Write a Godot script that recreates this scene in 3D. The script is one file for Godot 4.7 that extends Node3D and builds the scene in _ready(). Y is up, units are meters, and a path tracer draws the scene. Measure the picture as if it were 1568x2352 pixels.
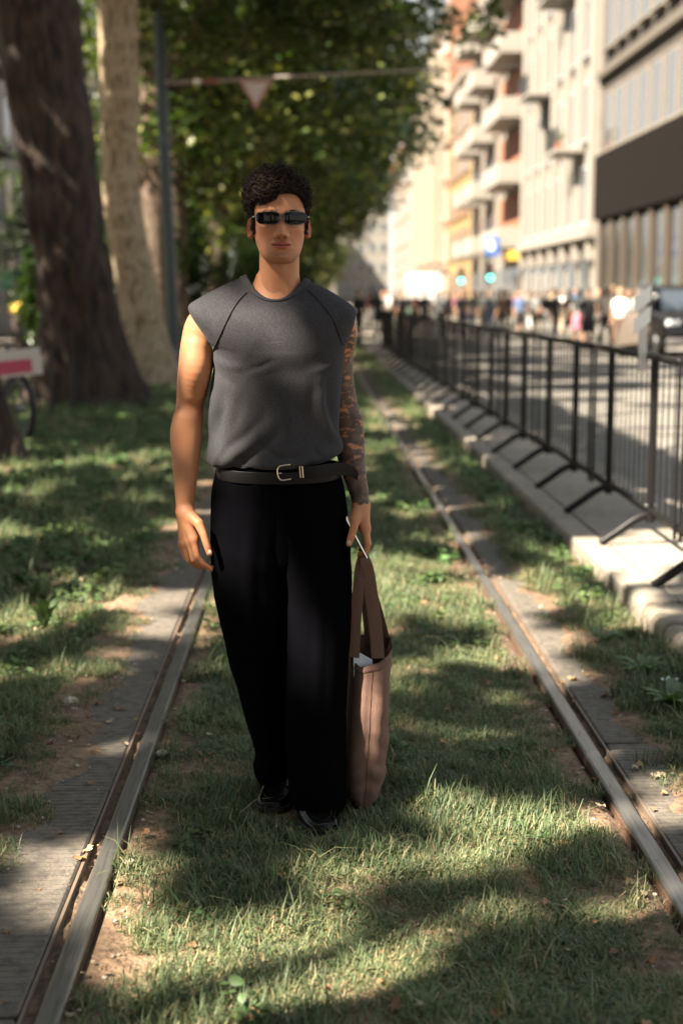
extends Node3D
# A man walks along a grassed tram track under plane trees; crowd barriers, a street and houses behind.
# Distances are in metres, the camera stands over the origin and the track runs along -z.

const FOCAL := 3267.0          # focal length in units of a 1568 x 2352 picture
const EYE := 1.521
var pitch := atan(495.0 / FOCAL)
var yaw := atan(72.0 / FOCAL * cos(atan(495.0 / FOCAL)))
var to_sun := Vector3(-0.56, 0.75, 0.36).normalized()
var rng := RandomNumberGenerator.new()
var mats := {}
var used := {}
var noise := FastNoiseLite.new()
var noise_b := FastNoiseLite.new()


# ---------- picture to place ----------
func ray(px: float, py: float) -> Vector3:
	var d := Vector3((px - 784.0) / FOCAL, -(py - 1176.0) / FOCAL, -1.0)
	return d.rotated(Vector3.RIGHT, -pitch).rotated(Vector3.UP, -yaw)

func at(px: float, py: float, t: float) -> Vector3:
	var d := ray(px, py)
	return Vector3(0, EYE, 0) + d * (t / -d.z)

func ground_at(px: float, py: float, h := 0.0) -> Vector3:
	var d := ray(px, py)
	return Vector3(0, EYE, 0) + d * ((h - EYE) / d.y)


# ---------- mesh builder ----------
class MB:
	var v := PackedVector3Array()
	var n := PackedVector3Array()
	var c := PackedColorArray()
	var uv := PackedVector2Array()
	var idx := PackedInt32Array()
	var col := Color.WHITE

	func p(a: Vector3, t := Vector2.ZERO) -> int:
		v.append(a); c.append(col); uv.append(t)
		return v.size() - 1

	func tri(a: int, b: int, d: int) -> void:
		idx.append(a); idx.append(b); idx.append(d)

	func quad(a: int, b: int, d: int, e: int) -> void:
		idx.append(a); idx.append(b); idx.append(d)
		idx.append(a); idx.append(d); idx.append(e)

	# corner points in order round the face, clockwise seen from the front
	func face(pts: Array) -> void:
		var s := v.size()
		for q in pts: p(q)
		for i in range(1, pts.size() - 1): tri(s, s + i, s + i + 1)

	func box(o: Vector3, size: Vector3, b := 0.0, basis := Basis.IDENTITY) -> void:
		var h := size * 0.5
		b = minf(b, minf(h.x, minf(h.y, h.z)) * 0.9)
		var faces := [[Vector3.RIGHT, Vector3.UP, Vector3.BACK], [Vector3.LEFT, Vector3.UP, Vector3.FORWARD], [Vector3.UP, Vector3.FORWARD, Vector3.RIGHT], [Vector3.DOWN, Vector3.BACK, Vector3.RIGHT], [Vector3.BACK, Vector3.UP, Vector3.LEFT], [Vector3.FORWARD, Vector3.UP, Vector3.RIGHT]]
		for f in faces:
			var nn: Vector3 = f[0]
			var u: Vector3 = f[1]
			var w: Vector3 = nn.cross(u)
			var hn := absf(h.dot(nn.abs()))
			var hu := absf(h.dot(u.abs())) - b
			var hw := absf(h.dot(w.abs())) - b
			var q := []
			for k in [[1, 1], [1, -1], [-1, -1], [-1, 1]]:
				q.append(o + basis * (nn * hn + u * (hu * k[0]) + w * (hw * k[1])))
			# w = n x u ; order u+w+ , u+w-, u-w-, u-w+ seen from outside
			face([q[0], q[1], q[2], q[3]])
		if b <= 0.0: return
		for ax in 3:
			var a1 := (ax + 1) % 3
			var a2 := (ax + 2) % 3
			for s1 in [-1.0, 1.0]:
				for s2 in [-1.0, 1.0]:
					var q := []
					for k in [[1, 0], [1, 1], [-1, 1], [-1, 0]]:
						var e := Vector3.ZERO
						e[ax] = (h[ax] - b) * k[0]
						e[a1] = s1 * (h[a1] if k[1] == 0 else h[a1] - b)
						e[a2] = s2 * (h[a2] - b if k[1] == 0 else h[a2])
						q.append(o + basis * e)
					if s1 * s2 > 0: face(q)
					else: face([q[3], q[2], q[1], q[0]])
		for sx in [-1.0, 1.0]:
			for sy in [-1.0, 1.0]:
				for sz in [-1.0, 1.0]:
					var q := [o + basis * Vector3(sx * h.x, sy * (h.y - b), sz * (h.z - b)), o + basis * Vector3(sx * (h.x - b), sy * h.y, sz * (h.z - b)), o + basis * Vector3(sx * (h.x - b), sy * (h.y - b), sz * h.z)]
					if sx * sy * sz < 0: face(q)
					else: face([q[2], q[1], q[0]])

	# rows x cols vertices already appended from "start"; wrap joins the last column to the first
	func grid(start: int, rows: int, cols: int, wrap := false) -> void:
		for r in rows - 1:
			for k in (cols if wrap else cols - 1):
				var k2 := (k + 1) % cols
				quad(start + r * cols + k, start + r * cols + k2, start + (r + 1) * cols + k2, start + (r + 1) * cols + k)

	func cap(start: int, cols: int, centre: Vector3, flip := false) -> void:
		var m := p(centre)
		for k in cols:
			if flip: tri(m, start + (k + 1) % cols, start + k)
			else: tri(m, start + k, start + (k + 1) % cols)

	func tube(path: Array, radii: Array, sides := 8, caps := true, flat := 1.0, side_axis := Vector3.ZERO) -> void:
		var s := v.size()
		var np := path.size()
		var side := side_axis
		for i in np:
			var d: Vector3 = (path[mini(i + 1, np - 1)] - path[maxi(i - 1, 0)])
			d = d.normalized() if d.length() > 1e-9 else Vector3.UP
			if side == Vector3.ZERO:
				side = d.cross(Vector3.UP if absf(d.y) < 0.9 else Vector3.RIGHT)
			side = (side - d * side.dot(d)).normalized()
			var up := side.cross(d)
			var r: float = radii[i] if i < radii.size() else radii[radii.size() - 1]
			for k in sides:
				var a := TAU * k / sides
				p(path[i] + side * (cos(a) * r) + up * (sin(a) * r * flat), Vector2(float(k) / sides, float(i) / np))
		grid(s, np, sides, true)
		if caps:
			cap(s, sides, path[0], true)
			cap(s + (np - 1) * sides, sides, path[np - 1], false)

	func normals() -> void:
		n.resize(v.size())
		n.fill(Vector3.ZERO)
		for i in range(0, idx.size(), 3):
			var a := idx[i]
			var b := idx[i + 1]
			var d := idx[i + 2]
			var f := (v[d] - v[a]).cross(v[b] - v[a])
			n[a] += f; n[b] += f; n[d] += f
		for i in n.size():
			n[i] = n[i].normalized() if n[i].length_squared() > 1e-20 else Vector3.UP

	func mesh(m: Material) -> ArrayMesh:
		normals()
		var a := []
		a.resize(Mesh.ARRAY_MAX)
		a[Mesh.ARRAY_VERTEX] = v
		a[Mesh.ARRAY_NORMAL] = n
		a[Mesh.ARRAY_COLOR] = c
		a[Mesh.ARRAY_TEX_UV] = uv
		a[Mesh.ARRAY_INDEX] = idx
		var out := ArrayMesh.new()
		out.add_surface_from_arrays(Mesh.PRIMITIVE_TRIANGLES, a)
		out.surface_set_material(0, m)
		return out


# ---------- naming ----------
func numbered(called: String) -> String:
	used[called] = used.get(called, -1) + 1
	return called if used[called] == 0 else "%s_%03d" % [called, used[called]]

func tag(o: Node3D, label := "", category := "", group := "", kind := "") -> Node3D:
	if label: o.set_meta("label", label)
	if category: o.set_meta("category", category)
	if group: o.set_meta("group", group)
	if kind: o.set_meta("kind", kind)
	return o

func thing(called: String, label: String, category: String, pos := Vector3.ZERO, turn := 0.0, group := "") -> Node3D:
	var o := Node3D.new()
	o.name = numbered(called)
	add_child(o)
	o.position = pos
	o.rotation.y = turn
	return tag(o, label, category, group)

func put(called: String, m: Mesh, parent: Node = null, pos := Vector3.ZERO) -> MeshInstance3D:
	var o := MeshInstance3D.new()
	o.mesh = m
	o.name = called if parent else numbered(called)
	(parent if parent else self).add_child(o, true)
	o.position = pos
	return o

func struct(called: String, m: Mesh) -> MeshInstance3D:
	var o := put(called, m)
	o.set_meta("kind", "structure")
	return o


# ---------- materials ----------
func noise_tex(freq: float, ramp: Array, size := 512, octaves := 5, seed_ := 1, kind := FastNoiseLite.TYPE_SIMPLEX_SMOOTH) -> NoiseTexture2D:
	var f := FastNoiseLite.new()
	f.noise_type = kind
	f.frequency = freq
	f.fractal_octaves = octaves
	f.seed = seed_
	var t := NoiseTexture2D.new()
	t.width = size
	t.height = size
	t.seamless = true
	t.noise = f
	if ramp.size():
		var g := Gradient.new()
		var off := PackedFloat32Array()
		var cl := PackedColorArray()
		for r in ramp:
			off.append(r[0]); cl.append((r[1] as Color).linear_to_srgb())
		g.offsets = off
		g.colors = cl
		t.color_ramp = g
	return t

func lin(r: float, g: float, b: float) -> Color:
	return Color(r, g, b)

func grey(x: float) -> Color:
	return Color(x, x, x)

# colour is linear; opts: tex, scale, world, bump, bump_tex, metal, vc, backlight, spec, coat, sheen
func mat(key: String, colour: Color, rough := 0.8, opts := {}) -> StandardMaterial3D:
	if mats.has(key): return mats[key]
	var m := StandardMaterial3D.new()
	m.resource_name = key
	m.albedo_color = colour.linear_to_srgb()
	m.roughness = rough
	m.metallic = opts.get("metal", 0.0)
	m.metallic_specular = opts.get("spec", 0.5)
	m.cull_mode = BaseMaterial3D.CULL_DISABLED
	if opts.get("vc", false): m.vertex_color_use_as_albedo = true
	if opts.has("tex"): m.albedo_texture = opts.tex
	if opts.has("tex") or opts.has("bump_tex") or opts.has("rough_tex"):
		if not opts.get("uv", false):
			m.uv1_triplanar = true
			m.uv1_world_triplanar = opts.get("world", false)
		var s = opts.get("scale", 1.0)
		m.uv1_scale = s if s is Vector3 else Vector3(s, s, s)
	if opts.has("rough_tex"):
		m.roughness_texture = opts.rough_tex
	if opts.has("bump_tex"):
		m.heightmap_enabled = true
		m.heightmap_texture = opts.bump_tex
		m.heightmap_scale = opts.get("bump", 0.5)
	if opts.has("backlight"):
		m.backlight_enabled = true
		m.backlight = (opts.backlight as Color).linear_to_srgb()
	if opts.has("sheen"):
		m.rim_enabled = true
		m.rim = opts.sheen
		m.rim_tint = 0.5
	if opts.has("coat"):
		m.clearcoat_enabled = true
		m.clearcoat = opts.coat
		m.clearcoat_roughness = opts.get("coat_rough", 0.1)
	if opts.has("sss"):
		m.subsurf_scatter_enabled = true
		m.subsurf_scatter_strength = opts.sss
	if opts.has("emit"):
		m.emission_enabled = true
		m.emission = (opts.emit as Color).linear_to_srgb()
		m.emission_energy_multiplier = opts.get("energy", 1.0)
	if opts.has("alpha"):
		m.transparency = BaseMaterial3D.TRANSPARENCY_ALPHA
		m.albedo_color.a = opts.alpha
	mats[key] = m
	return m

func lerp_table(xs: Array, ys: Array, x: float) -> float:
	if x <= xs[0]: return ys[0]
	for i in range(1, xs.size()):
		if x <= xs[i]:
			var t: float = (x - xs[i - 1]) / (xs[i] - xs[i - 1])
			return ys[i - 1] + (ys[i] - ys[i - 1]) * t
	return ys[ys.size() - 1]

func smooth_table(xs: Array, ys: Array, x: float) -> float:
	var n := xs.size()
	if x <= xs[0]: return ys[0]
	if x >= xs[n - 1]: return ys[n - 1]
	var i := 1
	while x > xs[i]: i += 1
	var h: float = xs[i] - xs[i - 1]
	var t: float = (x - xs[i - 1]) / h
	var m0: float = (ys[i] - ys[maxi(i - 2, 0)]) / (xs[i] - xs[maxi(i - 2, 0)]) * h
	var m1: float = (ys[mini(i + 1, n - 1)] - ys[i - 1]) / (xs[mini(i + 1, n - 1)] - xs[i - 1]) * h
	var t2 := t * t
	var t3 := t2 * t
	return (2 * t3 - 3 * t2 + 1) * ys[i - 1] + (t3 - 2 * t2 + t) * m0 + (-2 * t3 + 3 * t2) * ys[i] + (t3 - t2) * m1

func curve(pts: Array, each := 6) -> Array:
	var c := Curve3D.new()
	for i in pts.size():
		var tan_: Vector3 = (pts[mini(i + 1, pts.size() - 1)] - pts[maxi(i - 1, 0)]) / 6.0
		c.add_point(pts[i], -tan_, tan_)
	var out := []
	for i in pts.size() - 1:
		for k in each: out.append(c.sample(i, float(k) / each))
	out.append(pts[pts.size() - 1])
	return out


# ---------- smooth union of tapered capsules, meshed as surface nets ----------
func blob(mb: MB, caps: Array, k: float, cell: float, paint: Callable) -> void:
	var nb := caps.size()
	var A := PackedVector3Array()
	var B := PackedVector3Array()
	var RA := PackedFloat32Array()
	var RB := PackedFloat32Array()
	var IL := PackedFloat32Array()
	var ID := PackedInt32Array()
	var lo := Vector3(1e9, 1e9, 1e9)
	var hi := -lo
	for q in caps:
		A.append(q[0]); B.append(q[1]); RA.append(q[2]); RB.append(q[3])
		ID.append(q[4] if q.size() > 4 else -1 - ID.size())
		IL.append(1.0 / maxf((q[1] - q[0]).length_squared(), 1e-9))
		var r := maxf(q[2], q[3]) + k + cell * 3
		lo = lo.min((q[0] as Vector3).min(q[1]) - Vector3(r, r, r))
		hi = hi.max((q[0] as Vector3).max(q[1]) + Vector3(r, r, r))
	var BS := 6
	var nx := int(ceil((hi.x - lo.x) / cell / BS)) * BS
	var ny := int(ceil((hi.y - lo.y) / cell / BS)) * BS
	var nz := int(ceil((hi.z - lo.z) / cell / BS)) * BS
	var sx := 1
	var sy := nx + 1
	var sz := (nx + 1) * (ny + 1)
	var field := PackedFloat32Array()
	field.resize(sz * (nz + 1))
	field.fill(1e9)
	var live := []
	var half := BS * cell * 0.5
	var diag := half * 1.7321
	for bz in nz / BS:
		for by in ny / BS:
			for bx in nx / BS:
				var ctr := lo + Vector3(bx, by, bz) * (BS * cell) + Vector3(half, half, half)
				var best := 1e9
				var ds := PackedFloat32Array()
				ds.resize(nb)
				for i in nb:
					var pa := ctr - A[i]
					var ba := B[i] - A[i]
					var h := clampf(pa.dot(ba) * IL[i], 0.0, 1.0)
					var d := (pa - ba * h).length() - (RA[i] + (RB[i] - RA[i]) * h)
					ds[i] = d
					if d < best: best = d
				if best > diag + k or best < -diag - k * 2: continue
				live.append(Vector3i(bx, by, bz))
				var near := PackedInt32Array()
				for i in nb:
					if ds[i] < best + 2 * diag + k: near.append(i)
				for z in BS + 1:
					for y in BS + 1:
						var at_ := bx * BS + (by * BS + y) * sy + (bz * BS + z) * sz
						for x in BS + 1:
							if field[at_ + x] < 1e8: continue
							var q := lo + Vector3(bx * BS + x, by * BS + y, bz * BS + z) * cell
							# plain union along one chain, smooth union between chains
							var d := 1e9
							var e := 1e9
							var last := -999999
							for i in near:
								if ID[i] != last:
									var hh := maxf(k - absf(d - e), 0.0) / k
									d = minf(d, e) - hh * hh * k * 0.25
									e = 1e9
									last = ID[i]
								var pa := q - A[i]
								var ba := B[i] - A[i]
								var h := clampf(pa.dot(ba) * IL[i], 0.0, 1.0)
								e = minf(e, (pa - ba * h).length() - (RA[i] + (RB[i] - RA[i]) * h))
							var h2 := maxf(k - absf(d - e), 0.0) / k
							field[at_ + x] = minf(d, e) - h2 * h2 * k * 0.25
	var vert := {}
	for b in live:
		for z in BS:
			for y in BS:
				for x in BS:
					var i0: int = b.x * BS + x + (b.y * BS + y) * sy + (b.z * BS + z) * sz
					var f := [field[i0], field[i0 + sx], field[i0 + sy], field[i0 + sx + sy], field[i0 + sz], field[i0 + sx + sz], field[i0 + sy + sz], field[i0 + sx + sy + sz]]
					var inside := 0
					for q in f:
						if q < 0: inside += 1
					if inside == 0 or inside == 8: continue
					var sum := Vector3.ZERO
					var cnt := 0
					for e in EDGES:
						var fa: float = f[e[0]]
						var fb: float = f[e[1]]
						if (fa < 0) == (fb < 0): continue
						sum += (CORN[e[0]] as Vector3).lerp(CORN[e[1]], fa / (fa - fb))
						cnt += 1
					var pos := lo + (Vector3(b.x * BS + x, b.y * BS + y, b.z * BS + z) + sum / cnt) * cell
					mb.col = paint.call(pos)
					vert[i0] = mb.p(pos)
	for i0 in vert:
		var f0 := field[i0]
		var steps := [[sx, sy, sz], [sy, sz, sx], [sz, sx, sy]]
		for s in steps:
			var f1 := field[i0 + s[0]]
			if (f0 < 0) == (f1 < 0): continue
			var a = vert.get(i0)
			var b2 = vert.get(i0 - s[1])
			var c2 = vert.get(i0 - s[1] - s[2])
			var d2 = vert.get(i0 - s[2])
			if b2 == null or c2 == null or d2 == null: continue
			if f0 < 0: mb.quad(a, d2, c2, b2)
			else: mb.quad(a, b2, c2, d2)
	mb.col = Color.WHITE

const CORN := [Vector3(0, 0, 0), Vector3(1, 0, 0), Vector3(0, 1, 0), Vector3(1, 1, 0), Vector3(0, 0, 1), Vector3(1, 0, 1), Vector3(0, 1, 1), Vector3(1, 1, 1)]
const EDGES := [[0, 1], [2, 3], [4, 5], [6, 7], [0, 2], [1, 3], [4, 6], [5, 7], [0, 4], [1, 5], [2, 6], [3, 7]]

# chain of joints [px, py, t, radius] to capsules; "fine" rounds the run of the limb
var chain_id := 0
func chain(js: Array, fine := 1) -> Array:
	chain_id += 1
	var out := []
	var us := []
	var ch := [[], [], [], []]
	for i in js.size():
		us.append(float(i))
		for k in 4: ch[k].append(float(js[i][k]))
	var n := (js.size() - 1) * fine
	for i in n:
		var a := []
		var b := []
		for k in 4:
			a.append(smooth_table(us, ch[k], float(i) / fine))
			b.append(smooth_table(us, ch[k], float(i + 1) / fine))
		out.append([at(a[0], a[1], a[2]), at(b[0], b[1], b[2]), a[3], b[3], chain_id])
	return out


# ======================================================================
# GROUND, TRACK, PAVEMENT, ROAD
# ======================================================================
const RAIL_L := -0.5595
const RAIL_R := 0.9395
const KERB_X := 1.56

func soil_height(x: float, z: float) -> float:
	var d := minf(absf(x - RAIL_L), absf(x - RAIL_R))
	var k := smoothstep(0.03, 0.3, d)
	var h := -0.012 + 0.020 * k * noise.get_noise_2d(x * 14, z * 14) + 0.010 * k * noise_b.get_noise_2d(x * 40, z * 40)
	h += 0.012 * smoothstep(0.1, 0.6, minf(x - RAIL_L, RAIL_R - x))
	if x < RAIL_L: h += 0.05 * smoothstep(0.6, 3.0, RAIL_L - x) * (1.0 + 0.5 * noise.get_noise_2d(x * 4, z * 4))
	# plates beside the rails and the kerb foot stay clear
	if x < RAIL_L and x > RAIL_L - 0.42: h = minf(maxf(h, 0.010), lerpf(-0.03, 0.016 + 0.014 * noise.get_noise_2d(x * 30, z * 30), smoothstep(0.13, 0.28, RAIL_L - x + 0.13 * noise.get_noise_2d(x * 5 + 40, z * 20) + 0.03 * noise_b.get_noise_2d(x * 50, z * 50))))
	if x > RAIL_R and x < RAIL_R + 0.36: h = minf(maxf(h, 0.010), lerpf(-0.03, 0.016 + 0.014 * noise.get_noise_2d(x * 30, z * 30), smoothstep(0.10, 0.24, x - RAIL_R + 0.12 * noise.get_noise_2d(x * 5, z * 20) + 0.03 * noise_b.get_noise_2d(x * 50, z * 50))))
	if absf(x - RAIL_L) < 0.032 or absf(x - RAIL_R) < 0.032: h = -0.05
	return h

# 0 bare .. 1 thick grass
func grass_here(x: float, z: float) -> float:
	if absf(x - RAIL_L) < 0.034 or absf(x - RAIL_R) < 0.034: return 0.0
	var n := noise.get_noise_2d(x * 22 + 3, z * 22) * 0.6 + noise_b.get_noise_2d(x * 26, z * 26) * 0.5
	if x > RAIL_L and x < RAIL_R:
		var d := minf(x - RAIL_L, RAIL_R - x)
		return clampf(0.42 + n * 1.1 + smoothstep(0.04, 0.26, d) * 0.75 - 0.30, 0.0, 1.0)
	if x <= RAIL_L:
		var d := RAIL_L - x
		return clampf((d - 0.24 + 0.24 * n) / 0.25, 0.0, 1.0) * clampf(0.62 + n * 1.4, 0.0, 1.0)
	var e := x - RAIL_R
	return clampf((e - 0.17 + 0.18 * n) / 0.15, 0.0, 1.0) * clampf(0.7 + n * 1.3, 0.0, 1.0)

func build_ground() -> void:
	var base := MB.new()
	base.face([Vector3(-700, -0.12, -900), Vector3(700, -0.12, -900), Vector3(700, -0.12, 300), Vector3(-700, -0.12, 300)])
	struct("ground", base.mesh(mat("far ground", Color(0.16, 0.14, 0.115), 0.95, {"tex": noise_tex(0.02, [[0.2, grey(0.7)], [0.8, Color.WHITE]]), "scale": 0.3, "world": true})))
	# soil under the grass
	var soil := MB.new()
	var xs := []
	var x := -6.4
	while x < KERB_X - 0.001:
		xs.append(x)
		x += 0.035 if x > -1.6 else 0.08
	xs.append(KERB_X + 0.02)
	var zs := []
	var z := 1.0
	while z > -70:
		zs.append(z)
		z -= 0.04 if z > -9 else (0.1 if z > -20 else 0.5)
	for zz in zs:
		for xx in xs:
			var h := soil_height(xx, zz)
			var k := 0.8 + 0.3 * noise.get_noise_2d(xx * 9 + 50, zz * 9) + 0.35 * noise_b.get_noise_2d(xx * 70, zz * 70)
			soil.col = Color(0.235 * k, 0.155 * k, 0.098 * k)
			soil.p(Vector3(xx, h, zz))
	soil.grid(0, zs.size(), xs.size())
	struct("soil", soil.mesh(mat("dry soil", Color.WHITE, 0.97, {"vc": true, "tex": noise_tex(0.03, [[0.15, Color(0.42, 0.40, 0.38)], [0.5, Color(0.85, 0.82, 0.78)], [0.85, Color.WHITE]], 512, 6, 4), "scale": 1.3, "bump_tex": noise_tex(0.06, [], 512, 6, 9), "bump": 1.0, "world": true})))
	# left promenade beyond the trees
	var prom := MB.new()
	prom.box(Vector3(-13.2, -0.04, -60), Vector3(13.6, 0.12, 160))
	struct("promenade", prom.mesh(mat("promenade grit", Color(0.161, 0.133, 0.102), 0.95, {"tex": noise_tex(0.03, [[0.2, grey(0.72)], [0.8, Color.WHITE]], 512, 5, 15), "scale": 0.6, "world": true})))
	# road
	var asphalt := mat("sun-bleached asphalt", Color(0.167, 0.152, 0.13), 0.9, {"tex": noise_tex(0.02, [[0.2, grey(0.70)], [0.5, grey(0.9)], [0.8, Color.WHITE]], 512, 6, 3), "scale": 0.35, "bump_tex": noise_tex(0.3, [], 256, 2, 2), "bump": 0.2, "world": true})
	var road := MB.new()
	road.box(Vector3(6.73, -0.06, -190), Vector3(8.46, 0.13, 400))
	struct("road", road.mesh(asphalt))
	var walk := MB.new()
	walk.box(Vector3(13.2, 0.02, -190), Vector3(4.4, 0.24, 400), 0.01)
	struct("pavement", walk.mesh(mat("pavement stone", Color(0.223, 0.205, 0.174), 0.9, {"tex": noise_tex(0.03, [[0.2, grey(0.75)], [0.8, Color.WHITE]], 512, 5, 31), "scale": 0.5, "world": true})))
	# platform beside the track: kerb stones and slabs
	var conc := [Color(0.25, 0.215, 0.17), Color(0.225, 0.195, 0.155), Color(0.265, 0.23, 0.185)]
	var ctex := noise_tex(0.03, [[0.12, Color(0.62, 0.60, 0.57)], [0.45, grey(0.92)], [0.8, Color.WHITE]], 512, 6, 41)
	var cb := noise_tex(0.12, [], 512, 4, 6)
	var bed := MB.new()
	bed.box(Vector3((KERB_X + 2.5) * 0.5 + 0.02, -0.02, -48), Vector3(2.5 - KERB_X - 0.08, 0.20, 110))
	var plat := struct("platform", bed.mesh(mat("joint mortar", Color(0.20, 0.17, 0.135), 0.95)))
	var ks := []
	var sl := []
	for i in 3:
		var cm := mat("concrete %d" % i, conc[i], 0.92, {"tex": ctex, "scale": 0.9, "bump_tex": cb, "bump": 0.25, "world": true})
		var a := MB.new()
		a.box(Vector3.ZERO, Vector3(0.17, 0.21, 1.092), 0.012)
		ks.append(a.mesh(cm))
		var b := MB.new()
		b.box(Vector3.ZERO, Vector3(0.762, 0.12, 1.092), 0.006)
		sl.append(b.mesh(cm))
	var rr := RandomNumberGenerator.new()
	rr.seed = 5
	for i in 64:
		var zz := -7.43 - i * 1.1
		put("kerb_stone", ks[rr.randi() % 3], plat, Vector3(KERB_X + 0.085, -0.005 + rr.randf_range(-0.004, 0.004), zz))
	for i in 70:
		put("slab", sl[rr.randi() % 3], plat, Vector3(KERB_X + 0.559, 0.04 + rr.randf_range(-0.003, 0.003), -3.2 - i * 1.1))
	# round-shouldered kerb blocks in the nearest stretch
	var block := MB.new()
	var prof := []
	for i in 9:
		var a := PI * 0.5 * i / 8.0
		prof.append(Vector2(0.05 - 0.05 * sin(a) , 0.06 + 0.05 * cos(a)) if false else Vector2(0.055 - 0.055 * cos(PI * 0.5 - a), 0.055 + 0.055 * sin(PI * 0.5 - a)))
	prof.reverse()
	# outline: up the face, round the shoulder, back along the top
	var outl := [Vector2(0.0, -0.16)]
	for i in 9:
		var a := PI * 0.5 * i / 8.0
		outl.append(Vector2(0.05 - 0.05 * cos(a), 0.055 + 0.05 * sin(a)))
	outl.append(Vector2(0.17, 0.105))
	outl.append(Vector2(0.17, -0.16))
	for e in [[0.0, 0.012], [0.010, 0.0], [0.148, 0.0], [0.158, 0.012]]:
		for q in outl:
			var c := Vector2(0.085, -0.02)
			var w: Vector2 = q + (c - q).normalized() * e[1]
			block.p(Vector3(w.x, w.y, e[0]))
	block.grid(0, 4, outl.size(), true)
	block.cap(0, outl.size(), Vector3(0.085, -0.02, 0.0))
	block.cap(3 * outl.size(), outl.size(), Vector3(0.085, -0.02, 0.158))
	var bm := [block.mesh(mats["concrete 0"]), block.mesh(mats["concrete 1"]), block.mesh(mats["concrete 2"])]
	for i in 22:
		var o := put("kerb_block", bm[rr.randi() % 3], plat, Vector3(KERB_X - 0.005 + rr.randf_range(-0.012, 0.012), rr.randf_range(-0.012, 0.006), -6.875 + i * 0.2))
		o.rotation.y = rr.randf_range(-0.05, 0.05)

func extrude_rail(prof: Array, z0: float, z1: float, steps: int) -> MB:
	var mb := MB.new()
	for i in steps + 1:
		var z := lerpf(z0, z1, float(i) / steps)
		for q in prof: mb.p(Vector3(q.x, q.y, z))
	# flat faces along the profile
	var out := MB.new()
	var n := prof.size()
	for k in n:
		var k2 := (k + 1) % n
		var s := out.v.size()
		for i in steps + 1:
			out.p(mb.v[i * n + k]); out.p(mb.v[i * n + k2])
		out.grid(s, steps + 1, 2)
	return out

func build_track() -> void:
	var steel_tex := noise_tex(0.02, [[0.1, grey(0.62)], [0.5, grey(0.9)], [0.9, Color.WHITE]], 512, 5, 51)
	var top := mat("worn rail steel", Color(0.30, 0.285, 0.26), 0.40, {"metal": 0.85, "tex": steel_tex, "scale": Vector3(9.0, 9.0, 0.35), "rough_tex": noise_tex(0.03, [[0.0, grey(0.75)], [1.0, Color.WHITE]], 256, 4, 3), "world": true})
	var rust := mat("rusty rail flank", Color(0.115, 0.062, 0.036), 0.92, {"tex": noise_tex(0.05, [[0.2, Color(0.55, 0.5, 0.45)], [0.8, Color.WHITE]], 256, 5, 52), "scale": 3.0, "bump_tex": noise_tex(0.1, [], 256, 4, 6), "bump": 0.3, "world": true})
	var plate := mat("track plate", Color(0.118, 0.102, 0.084), 0.82, {"tex": noise_tex(0.025, [[0.1, grey(0.55)], [0.45, grey(0.85)], [0.62, Color(1, 0.97, 0.92)], [0.85, Color(1.9, 1.5, 1.1)]], 512, 6, 53), "scale": 1.4, "bump_tex": noise_tex(0.2, [], 256, 3, 16), "bump": 0.3, "world": true})
	var edge := mat("plate steel edge", Color(0.16, 0.12, 0.09), 0.7, {"metal": 0.3})
	for side in [-1.0, 1.0]:
		var x0 := RAIL_L if side < 0 else RAIL_R
		var t := thing("tram_rail", "worn steel tram rail " + ("behind the man's left arm swing, beside the tree lawn" if false else ("on the tree side of the grass track" if side < 0 else "on the barrier side of the grass track")), "rail", Vector3(x0, 0, 0), 0.0, "tram rails")
		var s: float = side
		# running head, flat with rounded shoulders
		var head := [Vector2(-0.0265, -0.02), Vector2(-0.0265, 0.005), Vector2(-0.024, 0.009), Vector2(-0.019, 0.0105), Vector2(0.019, 0.0105), Vector2(0.024, 0.009), Vector2(0.0265, 0.005), Vector2(0.0265, -0.02)]
		put("rail_head", extrude_rail(head, 1.0, -130, 8).mesh(top), t)
		var web := [Vector2(-0.030, -0.12), Vector2(-0.030, -0.006), Vector2(0.030, -0.006), Vector2(0.030, -0.12)]
		put("rail_flank", extrude_rail(web, 1.0, -130, 8).mesh(rust), t)
		var lip := [Vector2(s * 0.056, -0.1), Vector2(s * 0.056, 0.004), Vector2(s * 0.064, 0.004), Vector2(s * 0.064, -0.1)]
		put("groove_lip", extrude_rail(lip, 1.0, -130, 8).mesh(edge), t)
		# dirt in the groove
		var dirt := MB.new()
		var zz := 0.0
		while zz > -30.0:
			for k in 6:
				var u := k / 5.0
				var q := 0.8 + 0.4 * noise_b.get_noise_2d(u * 30, zz * 90)
				dirt.col = Color(0.20 * q, 0.135 * q, 0.088 * q)
				dirt.p(Vector3(s * lerpf(0.027, 0.056, u), -0.016 + 0.013 * noise_b.get_noise_2d(u * 8 + 20, zz * 60) + 0.012 * noise.get_noise_2d(u * 3, zz * 16), zz))
			zz -= 0.03
		dirt.grid(0, dirt.v.size() / 6, 6)
		put("groove_dirt", dirt.mesh(mats["dry soil"]), t)
		# plates laid along the outer side
		var pm := MB.new()
		pm.box(Vector3(-s * 0.02, 0, 0), Vector3(0.26, 0.05, 1.385), 0.006)
		# fine ribs across the plate
		for i in 46:
			pm.box(Vector3(-s * 0.02, 0.0252, -0.67 + i * 0.0298), Vector3(0.245, 0.0016, 0.011))
		var me := pm.mesh(plate)
		var rr := RandomNumberGenerator.new()
		rr.seed = 9 + int(side)
		for i in 22:
			var o := put("track_plate", me, t, Vector3(s * 0.218, -0.021 + rr.randf_range(-0.003, 0.003), -1.2 - i * 1.4 + (0.45 if side < 0 else 0.0)))
			o.rotation = Vector3(rr.randf_range(-0.004, 0.004), 0, rr.randf_range(-0.012, 0.012))


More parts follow.
